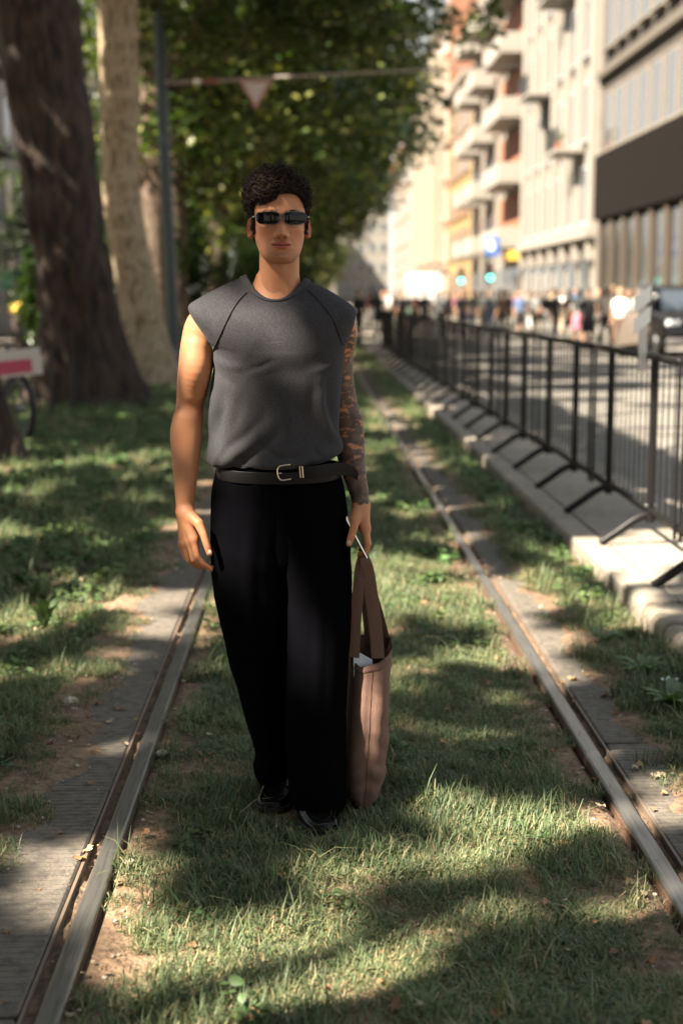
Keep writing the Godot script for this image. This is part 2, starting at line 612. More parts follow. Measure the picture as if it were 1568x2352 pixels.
# ======================================================================
# PLANTS
# ======================================================================
func blade_tuft(seed_: int, blades: int, radius: float, hgt: float, w0: float, lay: float) -> MB:
	var rr := RandomNumberGenerator.new()
	rr.seed = seed_
	var mb := MB.new()
	for i in blades:
		var a := rr.randf() * TAU
		var r := sqrt(rr.randf()) * radius
		var p := Vector3(cos(a) * r, -0.004, sin(a) * r)
		var dir := rr.randf() * TAU
		var d := Vector3(cos(dir), 0, sin(dir))
		var side := Vector3(-d.z, 0, d.x)
		var L := hgt * rr.randf_range(0.45, 1.15)
		var bend := rr.randf_range(0.25, 1.0) * lay
		var dry := rr.randf()
		var c := Color(0.078, 0.128, 0.060).lerp(Color(0.165, 0.200, 0.100), rr.randf())
		if dry > 0.84: c = Color(0.40, 0.335, 0.20)
		elif dry > 0.68: c = Color(0.24, 0.24, 0.13)
		var s := mb.v.size()
		for j in 4:
			var u := j / 3.0
			var lean := bend * u
			var q := p + d * (L * u * sin(lean) * 0.95) + Vector3.UP * (L * u * cos(lean))
			var w := w0 * (1.0 - 0.85 * u * u)
			mb.col = c
			mb.p(q - side * w); mb.p(q + side * w)
		mb.grid(s, 4, 2)
	mb.col = Color.WHITE
	return mb

func scatter(called: String, mesh: Mesh, xfs: Array, tints: Array, label: String, category: String, parent: Node = null) -> MultiMeshInstance3D:
	var mm := MultiMesh.new()
	mm.transform_format = MultiMesh.TRANSFORM_3D
	mm.use_colors = true
	mm.mesh = mesh
	mm.instance_count = xfs.size()
	for i in xfs.size():
		mm.set_instance_transform(i, xfs[i])
		mm.set_instance_color(i, tints[i])
	var o := MultiMeshInstance3D.new()
	o.multimesh = mm
	o.name = called if parent else numbered(called)
	(parent if parent else self).add_child(o, true)
	if parent:
		o.set_meta("kind", "stuff")
	else:
		tag(o, label, category, "", "stuff")
	return o

func in_view(x: float, z: float) -> bool:
	if z > -2.3: return false
	var c := 712.0 + x * FOCAL / -z
	return c > -160 and c < 1730

func foot_here(x: float, z: float) -> bool:
	for q in FEET:
		var d := Vector2(x - q[0], z - q[1]).rotated(q[2])
		if absf(d.x) < 0.075 and d.y < 0.05 and d.y > -0.33: return true
	return false

func build_grass() -> void:
	var gm := mat("grass blades", Color.WHITE, 0.55, {"vc": true, "backlight": Color(0.5, 0.55, 0.34), "spec": 0.45})
	var rr := RandomNumberGenerator.new()
	rr.seed = 11
	# near lawn: three kinds of tuft, one object each
	var kinds := [[blade_tuft(1, 26, 0.045, 0.040, 0.0015, 1.35), []], [blade_tuft(2, 22, 0.055, 0.058, 0.0017, 1.3), []], [blade_tuft(3, 16, 0.035, 0.105, 0.0021, 1.15), []]]
	var tints := [[], [], []]
	var z := -2.4
	while z > -48.0:
		var dens := 1500.0 if z > -5.5 else (800.0 if z > -9 else (300.0 if z > -16 else (90.0 if z > -26 else 30.0)))
		var grow := 1.0 if z > -5.5 else (1.15 if z > -9 else (1.5 if z > -16 else (2.2 if z > -26 else 3.2)))
		var step := 0.5
		var n := int(dens * step * 7.6)
		for i in n:
			var x := rr.randf_range(-6.2, KERB_X - 0.03)
			var zz := z - rr.randf() * step
			if not in_view(x, zz): continue
			if z < -9 and x < -2.5 and rr.randf() < 0.4: continue
			var g := grass_here(x, zz)
			if rr.randf() > g * 1.15: continue
			if foot_here(x, zz) and rr.randf() < 0.97: continue
			var tall := noise_b.get_noise_2d(x * 8 + 77, zz * 8)
			var k := 0
			if tall + rr.randfn() * 0.18 > 0.18: k = 1
			var d_rail := minf(absf(x - RAIL_L), absf(x - RAIL_R))
			if (d_rail < 0.16 or x > RAIL_R + 0.2 or x < -1.0) and rr.randf() < 0.20: k = 2
			elif rr.randf() < 0.025: k = 2
			var s := rr.randf_range(0.75, 1.25) * grow * (0.7 + 0.4 * g)
			var b := Basis(Vector3.UP, rr.randf() * TAU).scaled(Vector3(s, s * (0.85 if grow > 1.3 else 1.0), s))
			kinds[k][1].append(Transform3D(b, Vector3(x, soil_height(x, zz), zz)))
			var q := 0.85 + 0.35 * noise.get_noise_2d(x * 10, zz * 10) + rr.randf_range(-0.12, 0.12)
			tints[k].append(Color(q * rr.randf_range(0.9, 1.15), q, q * 0.95))
		z -= step
	scatter("lawn_grass", kinds[0][0].mesh(gm), kinds[0][1], tints[0], "short green grass growing between and beside the tram rails", "grass")
	scatter("long_grass", kinds[1][0].mesh(gm), kinds[1][1], tints[1], "longer bent grass growing in patches on the track bed", "grass")
	scatter("wild_grass", kinds[2][0].mesh(gm), kinds[2][1], tints[2], "tall wild grass tufts growing along rails and kerb", "grass")
	# broad-leaved weeds
	var weed := MB.new()
	for i in 16:
		var a := rr.randf() * TAU
		var r := rr.randf_range(0.01, 0.075)
		var c := Vector3(cos(a) * r, rr.randf_range(0.015, 0.075), sin(a) * r)
		var up := Vector3(rr.randfn() * 0.45, 1, rr.randfn() * 0.45).normalized()
		var sx := up.cross(Vector3(cos(a + 1), 0, sin(a + 1))).normalized()
		var sz := up.cross(sx)
		var L := rr.randf_range(0.014, 0.028)
		var q := rr.randf_range(0.75, 1.25)
		weed.col = Color(0.070 * q, 0.125 * q, 0.045 * q)
		var s := weed.p(c + up * 0.002)
		for k in 9:
			var b := TAU * k / 9
			weed.p(c + sx * (cos(b) * L) + sz * (sin(b) * L * 0.72) - up * (0.004 * absf(sin(b))))
		for k in 9: weed.tri(s, s + 1 + k, s + 1 + (k + 1) % 9)
		weed.col = Color(0.09, 0.11, 0.05)
		weed.tube([Vector3(cos(a) * r * 0.2, -0.005, sin(a) * r * 0.2), c], [0.0012], 3, false)
	var wx := []
	var wt := []
	for i in 9000:
		var zz := -2.6 - 22.0 * pow(rr.randf(), 1.5)
		var x := rr.randf_range(-5.0, KERB_X - 0.04)
		if not in_view(x, zz): continue
		var p := 0.0
		var n := noise.get_noise_2d(x * 12 + 200, zz * 12)
		if x < RAIL_L - 0.45: p = 0.75 + n
		elif x > RAIL_R + 0.33: p = 0.85 + n
		elif x > RAIL_L + 0.1 and x < RAIL_R - 0.1 and zz < -6.0: p = 0.30 + n
		elif x > RAIL_L + 0.1 and x < RAIL_R - 0.1: p = 0.03 + n * 0.2
		if rr.randf() > p: continue
		var s := rr.randf_range(0.35, 0.8) * (1.0 if zz > -7 else 1.5)
		wx.append(Transform3D(Basis(Vector3.UP, rr.randf() * TAU).scaled(Vector3(s, s, s)), Vector3(x, soil_height(x, zz), zz)))
		var q := rr.randf_range(0.7, 1.25)
		wt.append(Color(q * rr.randf_range(0.9, 1.3), q, q * 0.9))
	scatter("leafy_weeds", weed.mesh(gm), wx, wt, "low broad-leaved weeds growing among the grass", "weeds")
	# fallen dry leaves and crumbs of bark
	var leaf := MB.new()
	var lc := leaf.p(Vector3(0, 0.004, 0))
	for k in 12:
		var a := TAU * k / 12
		var r := 0.026 if k % 2 == 0 else 0.017
		leaf.p(Vector3(cos(a) * r, 0.004 + 0.010 * absf(cos(a * 1.0 + 0.4)) * (1 if k % 3 else 0), sin(a) * r * 0.75))
	for k in 12: leaf.tri(lc, lc + 1 + k, lc + 1 + (k + 1) % 12)
	var fx := []
	var ft := []
	for i in 9000:
		var zz := -2.5 - 20.0 * pow(rr.randf(), 1.6)
		var x := rr.randf_range(-5.0, KERB_X - 0.03)
		if not in_view(x, zz): continue
		if absf(x - RAIL_L) < 0.036 or absf(x - RAIL_R) < 0.036: continue
		var near_rail := minf(absf(x - RAIL_L), absf(x - RAIL_R)) < 0.3
		if x > RAIL_L and x < RAIL_R and rr.randf() < (0.2 if near_rail else 0.5): continue
		var s := pow(rr.randf(), 2.0) * 0.75 + 0.15
		var b := Basis(Vector3(rr.randfn(), rr.randfn(), rr.randfn()).normalized(), rr.randf_range(-0.6, 0.6)) * Basis(Vector3.UP, rr.randf() * TAU)
		var on_plate := (x < RAIL_L and x > RAIL_L - 0.4) or (x > RAIL_R and x < RAIL_R + 0.4)
		if on_plate and rr.randf() < 0.6: continue
		fx.append(Transform3D(b.scaled(Vector3(s, s, s)), Vector3(x, (0.007 if on_plate else soil_height(x, zz) + rr.randf_range(0.002, 0.022)), zz)))
		ft.append([Color(0.30, 0.17, 0.085), Color(0.20, 0.105, 0.055), Color(0.36, 0.25, 0.13), Color(0.26, 0.12, 0.05), Color(0.40, 0.33, 0.22)][rr.randi() % 5])
	scatter("fallen_leaves", leaf.mesh(mat("dry leaves", Color.WHITE, 0.8, {"vc": true, "backlight": Color(0.3, 0.22, 0.1)})), fx, ft, "small dry brown leaves lying on soil and grass", "leaves")
	# pebbles along the rails
	var peb := MB.new()
	for r in 5:
		for k in 7:
			var a := TAU * k / 7
			var e := PI * r / 4.0
			var w := 0.009 * (0.8 + 0.35 * noise.get_noise_2d(k * 40, r * 50))
			peb.p(Vector3(cos(a) * sin(e) * w * 1.3, cos(e) * w * 0.8, sin(a) * sin(e) * w))
	peb.grid(0, 5, 7, true)
	var px_ := []
	var pt := []
	for i in 1500:
		var zz := -2.5 - 12.0 * pow(rr.randf(), 1.5)
		var side := rr.randi() % 2
		var x := (RAIL_L + rr.randfn() * 0.16 - 0.12) if side == 0 else (RAIL_R + rr.randfn() * 0.14 + 0.03)
		if absf(x - RAIL_L) < 0.04 or absf(x - RAIL_R) < 0.04: continue
		var s := rr.randf_range(0.25, 0.9)
		px_.append(Transform3D(Basis(Vector3.UP, rr.randf() * TAU).scaled(Vector3(s, s, s)), Vector3(x, soil_height(x, zz) + 0.003, zz)))
		pt.append([Color(0.32, 0.27, 0.21), Color(0.22, 0.17, 0.12), Color(0.42, 0.38, 0.32)][rr.randi() % 3])
	scatter("pebbles", peb.mesh(mat("pebbles", Color.WHITE, 0.9, {"vc": true})), px_, pt, "small pebbles and soil crumbs along the rails", "pebbles")

func stone(label: String, p: Vector3, size: float, c: Color, seed_: int) -> void:
	var mb := MB.new()
	for r in 11:
		for k in 16:
			var a := TAU * k / 16
			var e := PI * r / 10.0
			var d := Vector3(cos(a) * sin(e), cos(e) * 0.55, sin(a) * sin(e) * 0.8)
			mb.p(d * size * (1.0 + 0.35 * noise.get_noise_3d(d.x * 40 + seed_ * 9, d.y * 40, d.z * 40)))
	mb.grid(0, 11, 16, true)
	var o := put("stone", mb.mesh(mat("stone %d" % seed_, c, 0.9, {"tex": noise_tex(0.05, [[0.2, grey(0.7)], [0.8, Color.WHITE]], 128, 4, seed_), "scale": 6.0})), null, p)
	tag(o, label, "stone")

func herb(label: String, p: Vector3, leaves: int, L: float, tall: float, seed_: int, group := "") -> void:
	var rr := RandomNumberGenerator.new()
	rr.seed = seed_
	var t := thing("weed_plant", label, "plant", p, 0.0, group)
	var m := mat("weed leaf", Color(0.095, 0.150, 0.055), 0.5, {"vc": true, "backlight": Color(0.5, 0.6, 0.25)})
	for i in leaves:
		var a := TAU * i / leaves * 1.0 + rr.randf_range(-0.4, 0.4)
		var d := Vector3(cos(a), 0, sin(a))
		var side := Vector3(-d.z, 0, d.x)
		var mb := MB.new()
		var ll := L * rr.randf_range(0.7, 1.15)
		var rise := tall * rr.randf_range(0.6, 1.1)
		for j in 7:
			var u := j / 6.0
			var q := d * (ll * u * (0.55 + 0.45 * u)) + Vector3.UP * (rise * (u * 1.7 - 0.85 * u * u))
			var w: float = ll * 0.17 * sin(PI * clampf(u * 0.9 + 0.06, 0, 1)) * (1.0 + 0.2 * sin(j * 2.0 + i))
			mb.col = grey(rr.randf_range(0.8, 1.25))
			mb.p(q - side * w + Vector3.UP * w * 0.35)
			mb.p(q)
			mb.p(q + side * w + Vector3.UP * w * 0.35)
		mb.grid(0, 7, 3)
		put("leaf", mb.mesh(m), t)

# ---------- trees ----------
var lit_spots := []

func spot_on_ground(px: float, py: float, rx: float, rz: float) -> void:
	var g := ground_at(px, py)
	lit_spots.append([g.x, g.z, rx, rz])

func spot_on_man(px: float, py: float, t: float, rx: float, rz: float) -> void:
	var p := at(px, py, t)
	var g := p - to_sun * (p.y / to_sun.y)
	lit_spots.append([g.x, g.z, rx, rz])

# map of where gaps in the leaves let the sun reach the ground: 5 cm cells, x -9..13, z -62..3
const MAP_W := 440
const MAP_H := 1300
var gap_map := PackedByteArray()

func make_gap_map() -> void:
	var f := FastNoiseLite.new()
	f.noise_type = FastNoiseLite.TYPE_SIMPLEX_SMOOTH
	f.frequency = 0.088
	f.fractal_octaves = 2
	f.seed = 12
	var fine := f.get_image(MAP_W, MAP_H, false, false, false).get_data()
	f.frequency = 0.013
	f.seed = 5
	var coarse := f.get_image(MAP_W, MAP_H, false, false, false).get_data()
	gap_map.resize(MAP_W * MAP_H)
	for j in MAP_H:
		var z := 3.0 - j * 0.05
		for i in MAP_W:
			var x := -9.0 + i * 0.05
			var k := j * MAP_W + i
			var a := fine[k] / 127.5 - 1.0
			var b := coarse[k] / 127.5 - 1.0
			var open := a + 0.35 * b > (0.02 if z < -4.3 else -0.22)
			if x > 2.1:
				open = (b > -0.30) if z > -24.0 else (b > 0.02)
				if x < 3.4 and z < -8.6: open = a + b > 0.34
			elif x > 1.2 and z < -8.4: open = a + 0.4 * b > 0.30
			elif z < -15.5: open = a + 0.4 * b > 0.24
			gap_map[k] = 1 if open else 0
	# the man walks through shade
	var p0 := Vector2(-0.05, -4.0)
	var p1 := Vector2(1.45, -5.05)
	for j in range(int((3.0 + 3.2) / 0.05), int((3.0 + 6.0) / 0.05)):
		for i in range(int(8.2 / 0.05), int(11.4 / 0.05)):
			var g := Vector2(-9.0 + i * 0.05, 3.0 - j * 0.05)
			if Geometry2D.get_closest_point_to_segment(g, p0, p1).distance_to(g) < 0.45: gap_map[j * MAP_W + i] = 0
	for q in lit_spots:
		var rx: float = q[2]
		var rz: float = q[3]
		for j in range(maxi(0, int((3.0 - q[1] - rz) / 0.05)), mini(MAP_H, int((3.0 - q[1] + rz) / 0.05) + 2)):
			for i in range(maxi(0, int((q[0] - rx + 9.0) / 0.05)), mini(MAP_W, int((q[0] + rx + 9.0) / 0.05) + 2)):
				var dx: float = (-9.0 + i * 0.05 - q[0]) / rx
				var dz: float = (3.0 - j * 0.05 - q[1]) / rz
				var wob := 0.55 * (fine[j * MAP_W + i] / 127.5 - 1.0)
				if dx * dx + dz * dz < 1.0 + wob * 2.0: gap_map[j * MAP_W + i] = 1

func gap_in_leaves(p: Vector3) -> bool:
	var u := p.y / to_sun.y
	var i := int((p.x - to_sun.x * u + 9.0) / 0.05)
	var j := int((3.0 - (p.z - to_sun.z * u)) / 0.05)
	if i < 0 or j < 0 or i >= MAP_W or j >= MAP_H: return false
	return gap_map[j * MAP_W + i] == 1

func leaf_clump(seed_: int, leaves: int, radius: float, size: float) -> MB:
	var rr := RandomNumberGenerator.new()
	rr.seed = seed_
	var mb := MB.new()
	for i in leaves:
		var c := Vector3(rr.randfn(), rr.randfn() * 0.8, rr.randfn()).limit_length(1.7) * radius * 0.55
		var up := (Vector3(rr.randfn() * 0.6, 1.0, rr.randfn() * 0.6) + c * 0.4).normalized()
		var sx := up.cross(Vector3(rr.randfn(), rr.randfn() * 0.3, rr.randfn())).normalized()
		var sz := up.cross(sx)
		var L := size * rr.randf_range(0.6, 1.15)
		var q := rr.randf_range(0.7, 1.3)
		mb.col = Color(0.043 * q * rr.randf_range(0.9, 1.3), 0.070 * q, 0.020 * q)
		if rr.randf() < 0.12: mb.col = Color(0.15 * q, 0.17 * q, 0.05 * q)
		var s := mb.p(c)
		# five-lobed leaf, a little folded
		for k in 10:
			var a := TAU * k / 10 + 0.3
			var r := L * (0.55 if k % 2 == 0 else 0.33)
			mb.p(c + sx * (cos(a) * r) + sz * (sin(a) * r) + up * (absf(cos(a)) * r * 0.22))
		for k in 10: mb.tri(s, s + 1 + k, s + 1 + (k + 1) % 10)
	return mb

var clumps := []
func leaf_mats() -> void:
	var m := mat("plane tree leaves", Color.WHITE, 0.34, {"vc": true, "backlight": Color(0.62, 0.72, 0.22), "spec": 0.5})
	for i in 3: clumps.append(leaf_clump(100 + i, 13, 0.22, 0.17).mesh(m))
	for i in 2: clumps.append(leaf_clump(120 + i, 26, 0.60, 0.22).mesh(m))
	for i in 2: clumps.append(leaf_clump(140 + i, 6, 0.10, 0.15).mesh(m))

func bark_mats() -> void:
	mat("dark bark", Color(0.040, 0.027, 0.020), 0.95, {"tex": noise_tex(0.012, [[0.30, Color(0.14, 0.12, 0.11)], [0.44, Color(0.5, 0.46, 0.43)], [0.54, Color(0.62, 0.56, 0.5)], [0.60, Color(1.0, 0.85, 0.68)], [0.72, Color(1.0, 0.95, 0.85)]], 512, 5, 61), "scale": Vector3(1.1, 0.28, 1.1), "bump_tex": noise_tex(0.03, [], 512, 6, 62), "bump": 3.0, "world": true})
	mat("pale bark", Color(0.29, 0.235, 0.165), 0.9, {"tex": noise_tex(0.010, [[0.10, Color(0.30, 0.25, 0.19)], [0.38, Color(0.5, 0.44, 0.35)], [0.46, Color(0.9, 0.87, 0.8)], [0.62, Color.WHITE], [0.75, Color(0.62, 0.55, 0.42)]], 512, 4, 63), "scale": Vector3(1.0, 0.45, 1.0), "bump_tex": noise_tex(0.02, [], 512, 5, 64), "bump": 1.0, "world": true})
	mat("mid bark", Color(0.105, 0.076, 0.055), 0.94, {"tex": noise_tex(0.012, [[0.2, Color(0.45, 0.4, 0.36)], [0.5, Color(0.9, 0.86, 0.8)], [0.75, Color(1.3, 1.2, 1.05)]], 512, 5, 65), "scale": Vector3(0.9, 0.4, 0.9), "bump_tex": noise_tex(0.03, [], 512, 6, 66), "bump": 2.0, "world": true})

func trunk_mesh(path: Array, radii: Array, flare: float, seed_: int, rough: float) -> MB:
	var mb := MB.new()
	var cv := curve(path, 10)
	var us := []
	for i in radii.size(): us.append(float(i))
	var sides := 40
	for i in cv.size():
		var u := float(i) / 10.0
		var r := smooth_table(us, radii, u)
		var low: float = maxf(0.0, 1.0 - (cv[i].y) / 1.6)
		for k in sides:
			var a := TAU * k / sides
			var root := flare * low * low * (0.55 + 0.75 * maxf(0.0, cos(a * 5.0 + seed_) * 0.6 + cos(a * 3.0 + seed_ * 2.0) * 0.5))
			var rr := r * (1.0 + rough * noise.get_noise_3d(cos(a) * 26 + seed_ * 30, cv[i].y * 9, sin(a) * 26) + rough * 0.6 * noise_b.get_noise_3d(cos(a) * 50, cv[i].y * 16, sin(a) * 50)) + root
			mb.p(cv[i] + Vector3(cos(a), 0, sin(a)) * rr)
	mb.grid(0, cv.size(), sides, true)
	mb.cap((cv.size() - 1) * sides, sides, cv[cv.size() - 1])
	return mb

func tree(called: String, label: String, path: Array, radii: Array, bark: String, flare: float, crown_c: Vector3, crown_r: Vector3, count: int, big: bool, seed_: int, group: String) -> void:
	var rr := RandomNumberGenerator.new()
	rr.seed = seed_
	var base: Vector3 = path[0]
	var t := thing(called, label, "tree", base, 0.0, group)
	var loc := []
	for p in path: loc.append(p - base)
	put("trunk", trunk_mesh(loc, radii, flare, seed_ % 7, 0.16 if bark == "dark bark" else 0.06).mesh(mats[bark]), t)
	var tip: Vector3 = loc[loc.size() - 1]
	var cc := crown_c - base
	# limbs into the crown
	for i in 6:
		var a := TAU * i / 6 + rr.randf_range(-0.4, 0.4)
		var e := cc + Vector3(cos(a) * crown_r.x * 0.62, rr.randf_range(-0.25, 0.5) * crown_r.y, sin(a) * crown_r.z * 0.62)
		var mid := tip.lerp(e, 0.5) + Vector3(rr.randfn() * 0.3, 0.5, rr.randfn() * 0.3)
		var r0: float = radii[radii.size() - 1] * rr.randf_range(0.45, 0.65)
		var lm := MB.new()
		lm.tube(curve([tip - Vector3(0, 0.3, 0), mid, e], 5), [r0, r0 * 0.92, r0 * 0.85, r0 * 0.78, r0 * 0.7, r0 * 0.62, r0 * 0.52, r0 * 0.42, r0 * 0.32, r0 * 0.22, r0 * 0.12], 9)
		put("limb", lm.mesh(mats[bark]), t)
	var xfs := []
	var tints := []
	for i in count:
		var d := Vector3(rr.randfn(), rr.randfn(), rr.randfn()).normalized()
		var r := pow(rr.randf(), 0.36)
		# lumpy outline
		r *= 0.82 + 0.35 * noise.get_noise_3d(d.x * 60 + seed_, d.y * 60, d.z * 60)
		var p := cc + d * crown_r * r
		# open pockets inside the crown
		if noise_b.get_noise_3d(p.x * 7 + seed_ * 5, p.y * 7, p.z * 7) > (0.02 if count < 8000 else 0.55): continue
		if gap_in_leaves(p + base): continue
		var s := rr.randf_range(0.8, 1.25)
		xfs.append(Transform3D(Basis(Vector3.UP, rr.randf() * TAU).scaled(Vector3(s, s, s)), p))
		var q := rr.randf_range(0.75, 1.3)
		tints.append(Color(q * rr.randf_range(0.85, 1.25), q, q * 0.9))
	if xfs.size():
		scatter("crown", clumps[(3 + seed_ % 2) if big else (5 + seed_ % 2 if count > 7000 else seed_ % 3)], xfs, tints, "", "", t)

func build_trees() -> void:
	leaf_mats()
	bark_mats()
	# where sun falls through: read off the picture as places on the ground or on the man
	for q in [[330, 1440, 0.36, 0.38], [200, 1405, 0.55, 0.26], [990, 1360, 0.70, 0.85], [1130, 1420, 0.42, 0.5], [1420, 1300, 0.55, 0.5], [1540, 1275, 0.5, 0.45], [960, 1800, 0.26, 0.19], [1340, 1915, 0.26, 0.20], [700, 2140, 0.22, 0.16], [540, 2150, 0.17, 0.15], [330, 2230, 0.22, 0.16], [60, 2100, 0.19, 0.18], [280, 1718, 0.18, 0.14], [1530, 1810, 0.18, 0.17], [1420, 2230, 0.30, 0.17], [1300, 2290, 0.20, 0.14], [700, 2320, 0.20, 0.13], [1100, 2130, 0.18, 0.14], [1000, 1690, 0.20, 0.15], [900, 950, 1.0, 0.9], [880, 980, 0.6, 0.8], [1500, 1500, 0.2, 0.2], [150, 1870, 0.18, 0.14], [760, 2010, 0.18, 0.13], [80, 1560, 0.3, 0.2], [20, 1085, 0.4, 0.4], [385, 945, 0.25, 0.4], [1180, 1960, 0.18, 0.14], [520, 2250, 0.20, 0.14], [930, 2260, 0.18, 0.13], [1500, 2180, 0.20, 0.15], [60, 1460, 0.3, 0.2], [1480, 1440, 0.25, 0.3]]:
		var near := 1.0 if q[1] > 1890 else 0.0
		spot_on_ground(q[0], q[1], q[2] + 0.05 * near, q[3] + 0.09 * near)
	spot_on_man(665, 785, 3.98, 0.24, 0.23)
	spot_on_man(705, 860, 3.98, 0.13, 0.15)
	spot_on_man(455, 735, 4.05, 0.19, 0.19)
	spot_on_man(425, 850, 4.06, 0.15, 0.19)
	spot_on_man(640, 495, 4.0, 0.21, 0.21)
	spot_on_man(600, 985, 3.98, 0.10, 0.10)
	spot_on_man(520, 1045, 3.98, 0.11, 0.11)
	for y in [80, 200, 330, 460, 600]: spot_on_man(236, y, 24.2, 0.34, 0.5)
	spot_on_man(850, 1720, 4.0, 0.22, 0.22)
	make_gap_map()
	var row := "plane trees beside the tram track"
	tree("plane_tree", "thick dark-barked plane tree trunk with spreading roots on the lawn", [at(222, 935, 20.25), at(200, 820, 20.25), at(182, 700, 20.25), at(150, 500, 20.25), at(122, 300, 20.25), at(76, 0, 20.25), at(40, -260, 20.25)], [0.66, 0.56, 0.53, 0.51, 0.53, 0.58, 0.52], "dark bark", 0.36, Vector3(-4.6, 10.4, -20.5), Vector3(5.2, 4.4, 5.0), 5200, false, 201, row)
	tree("plane_tree", "slimmer plane tree with pale cream mottled bark behind the dark trunk", [at(345, 895, 24.2), at(330, 780, 24.2), at(312, 640, 24.2), at(283, 480, 24.2), at(276, 300, 24.2), at(272, 0, 24.2), at(268, -300, 24.2)], [0.42, 0.38, 0.34, 0.315, 0.305, 0.32, 0.28], "pale bark", 0.2, Vector3(-0.6, 9.2, -26.0), Vector3(5.6, 4.6, 4.6), 6000, false, 202, row)
	tree("plane_tree", "brown tree trunk beside the parked bicycle's front wheel", [Vector3(-3.12, 0, -13.0), Vector3(-3.16, 1.0, -13.0), Vector3(-3.24, 3.0, -13.0), Vector3(-3.3, 6.2, -13.0)], [0.30, 0.245, 0.235, 0.21], "dark bark", 0.22, Vector3(-3.2, 10.2, -13.0), Vector3(4.6, 3.8, 4.4), 12000, false, 203, row)
	# trees whose shade falls on the track, along the same row and the next
	for q in [[-3.1, 7.0, 204], [-3.0, 0.6, 205], [-3.2, -5.8, 206], [-9.2, 12.0, 207], [-9.0, 5.0, 208], [-9.3, -2.0, 209], [-9.1, -9.0, 210], [-9.0, 19.0, 211], [-3.1, -13.0, 212], [-3.0, -21.0, 213], [-9.2, -17.0, 214], [3.4, -17.0, 215], [3.2, -27.0, 216], [-3.2, -33.0, 217], [5.2, -8.0, 218], [5.4, -14.0, 219]]:
		var b := Vector3(q[0], 0, -q[1])
		tree("plane_tree", "plane tree of the avenue that shades the track", [b, b + Vector3(0.05, 2, 0), b + Vector3(-0.05, 6.5, 0.1)], [0.42, 0.36, 0.28], "mid bark", 0.3, b + Vector3(0, 10.3, 0), Vector3(4.9, 3.9, 4.2), 13000 if q[1] > -12 else 3000, false, q[2], row)
	# the avenue goes on behind
	for q in [[-3.4, 31.5, 221], [-3.7, 39.0, 222], [-3.0, 47.0, 223], [-2.6, 57.0, 224], [-3.2, 69.0, 225], [-3.0, 84.0, 226], [-13.2, 33.0, 227], [-14.6, 42.0, 228], [-6.0, 57.0, 229], [-8.2, 72.0, 230]]:
		var b := Vector3(q[0], 0, -q[1])
		var lean: float = 0.1
		tree("plane_tree", ("leafy plane tree of the avenue, %s beyond the pale mottled trunk" % ["next", "second", "third", "fourth", "fifth", "sixth"][q[2] - 221]) if q[0] > -5 else "leafy plane tree of the row nearest the pale house, %s along from the dark trunk" % ["first", "second", "third", "fourth"][clampi(q[2] - 227, 0, 3)], [b, b + Vector3(lean * 0.2, 2, 0), b + Vector3(lean, 6.0, 0.1)], [0.46, 0.38, 0.30], "mid bark", 0.3, b + (Vector3(2.3, 8.4, 0) if q[0] > -5 else Vector3(0.5, 6.6, 0)), Vector3(5.8, 5.8, 5.0) if q[0] > -5 else Vector3(4.6, 4.2, 4.6), 2200, true, q[2], row)
	# tall shrubs close the view under the crowns
	for q in [[-5.6, 36.0, 2.6, 241], [-4.6, 34.0, 2.4, 242], [-3.6, 44.0, 2.3, 243], [-1.9, 52.0, 2.0, 244], [-6.2, 48.0, 3.0, 245], [-0.9, 62.0, 1.8, 246], [-5.0, 41.0, 3.0, 247], [-4.9, 29.5, 1.5, 248], [-6.6, 41.0, 3.6, 249], [-4.6, 50.0, 3.2, 250], [-6.3, 47.0, 3.6, 252], [-13.4, 44.0, 3.4, 253]]:
		var rr := RandomNumberGenerator.new()
		rr.seed = q[3]
		var t := thing("shrub", "dense dark green shrub growing under the avenue trees", "shrub", Vector3(q[0], 0, -q[1]), 0.0, "shrubs under the avenue trees")
		var sm := MB.new()
		for i in 4:
			sm.tube([Vector3(0, 0, 0), Vector3(rr.randfn() * 0.3, q[2] * 0.6, rr.randfn() * 0.3)], [0.05, 0.02], 6)
		put("stem", sm.mesh(mats["mid bark"]), t)
		var xfs := []
		var tints := []
		for i in 620:
			var d := Vector3(rr.randfn(), rr.randfn(), rr.randfn()).normalized() * pow(rr.randf(), 0.5)
			xfs.append(Transform3D(Basis(Vector3.UP, rr.randf() * TAU).scaled(Vector3(0.8, 0.8, 0.8)), Vector3(d.x * q[2] * 0.75, q[2] * 0.95 + d.y * q[2] * 0.95, d.z * q[2] * 0.7)))
			var k := rr.randf_range(0.40, 0.85)
			tints.append(Color(k * 0.8, k, k * 0.9))
		scatter("foliage", clumps[q[3] % 3], xfs, tints, "", "", t)
	# a pale young tree far down the street
	tree("street_tree", "light green young tree far down the street beside the pale house", [Vector3(0.6, 0, -125), Vector3(0.6, 2, -125), Vector3(0.6, 3.4, -125)], [0.16, 0.13, 0.1], "mid bark", 0.1, Vector3(0.6, 4.6, -125), Vector3(3.2, 3.4, 3.0), 700, true, 251, "")


# ======================================================================
# THE MAN
# ======================================================================
const BODY_T := 4.1
const SKIN := Color(0.372, 0.163, 0.080)
const FEET := [[-0.128, -4.045, -0.28], [0.040, -3.868, 0.26]]   # toe x, z and turn of each shoe

func gauss(x: float, s: float) -> float:
	return exp(-x * x / (2.0 * s * s))

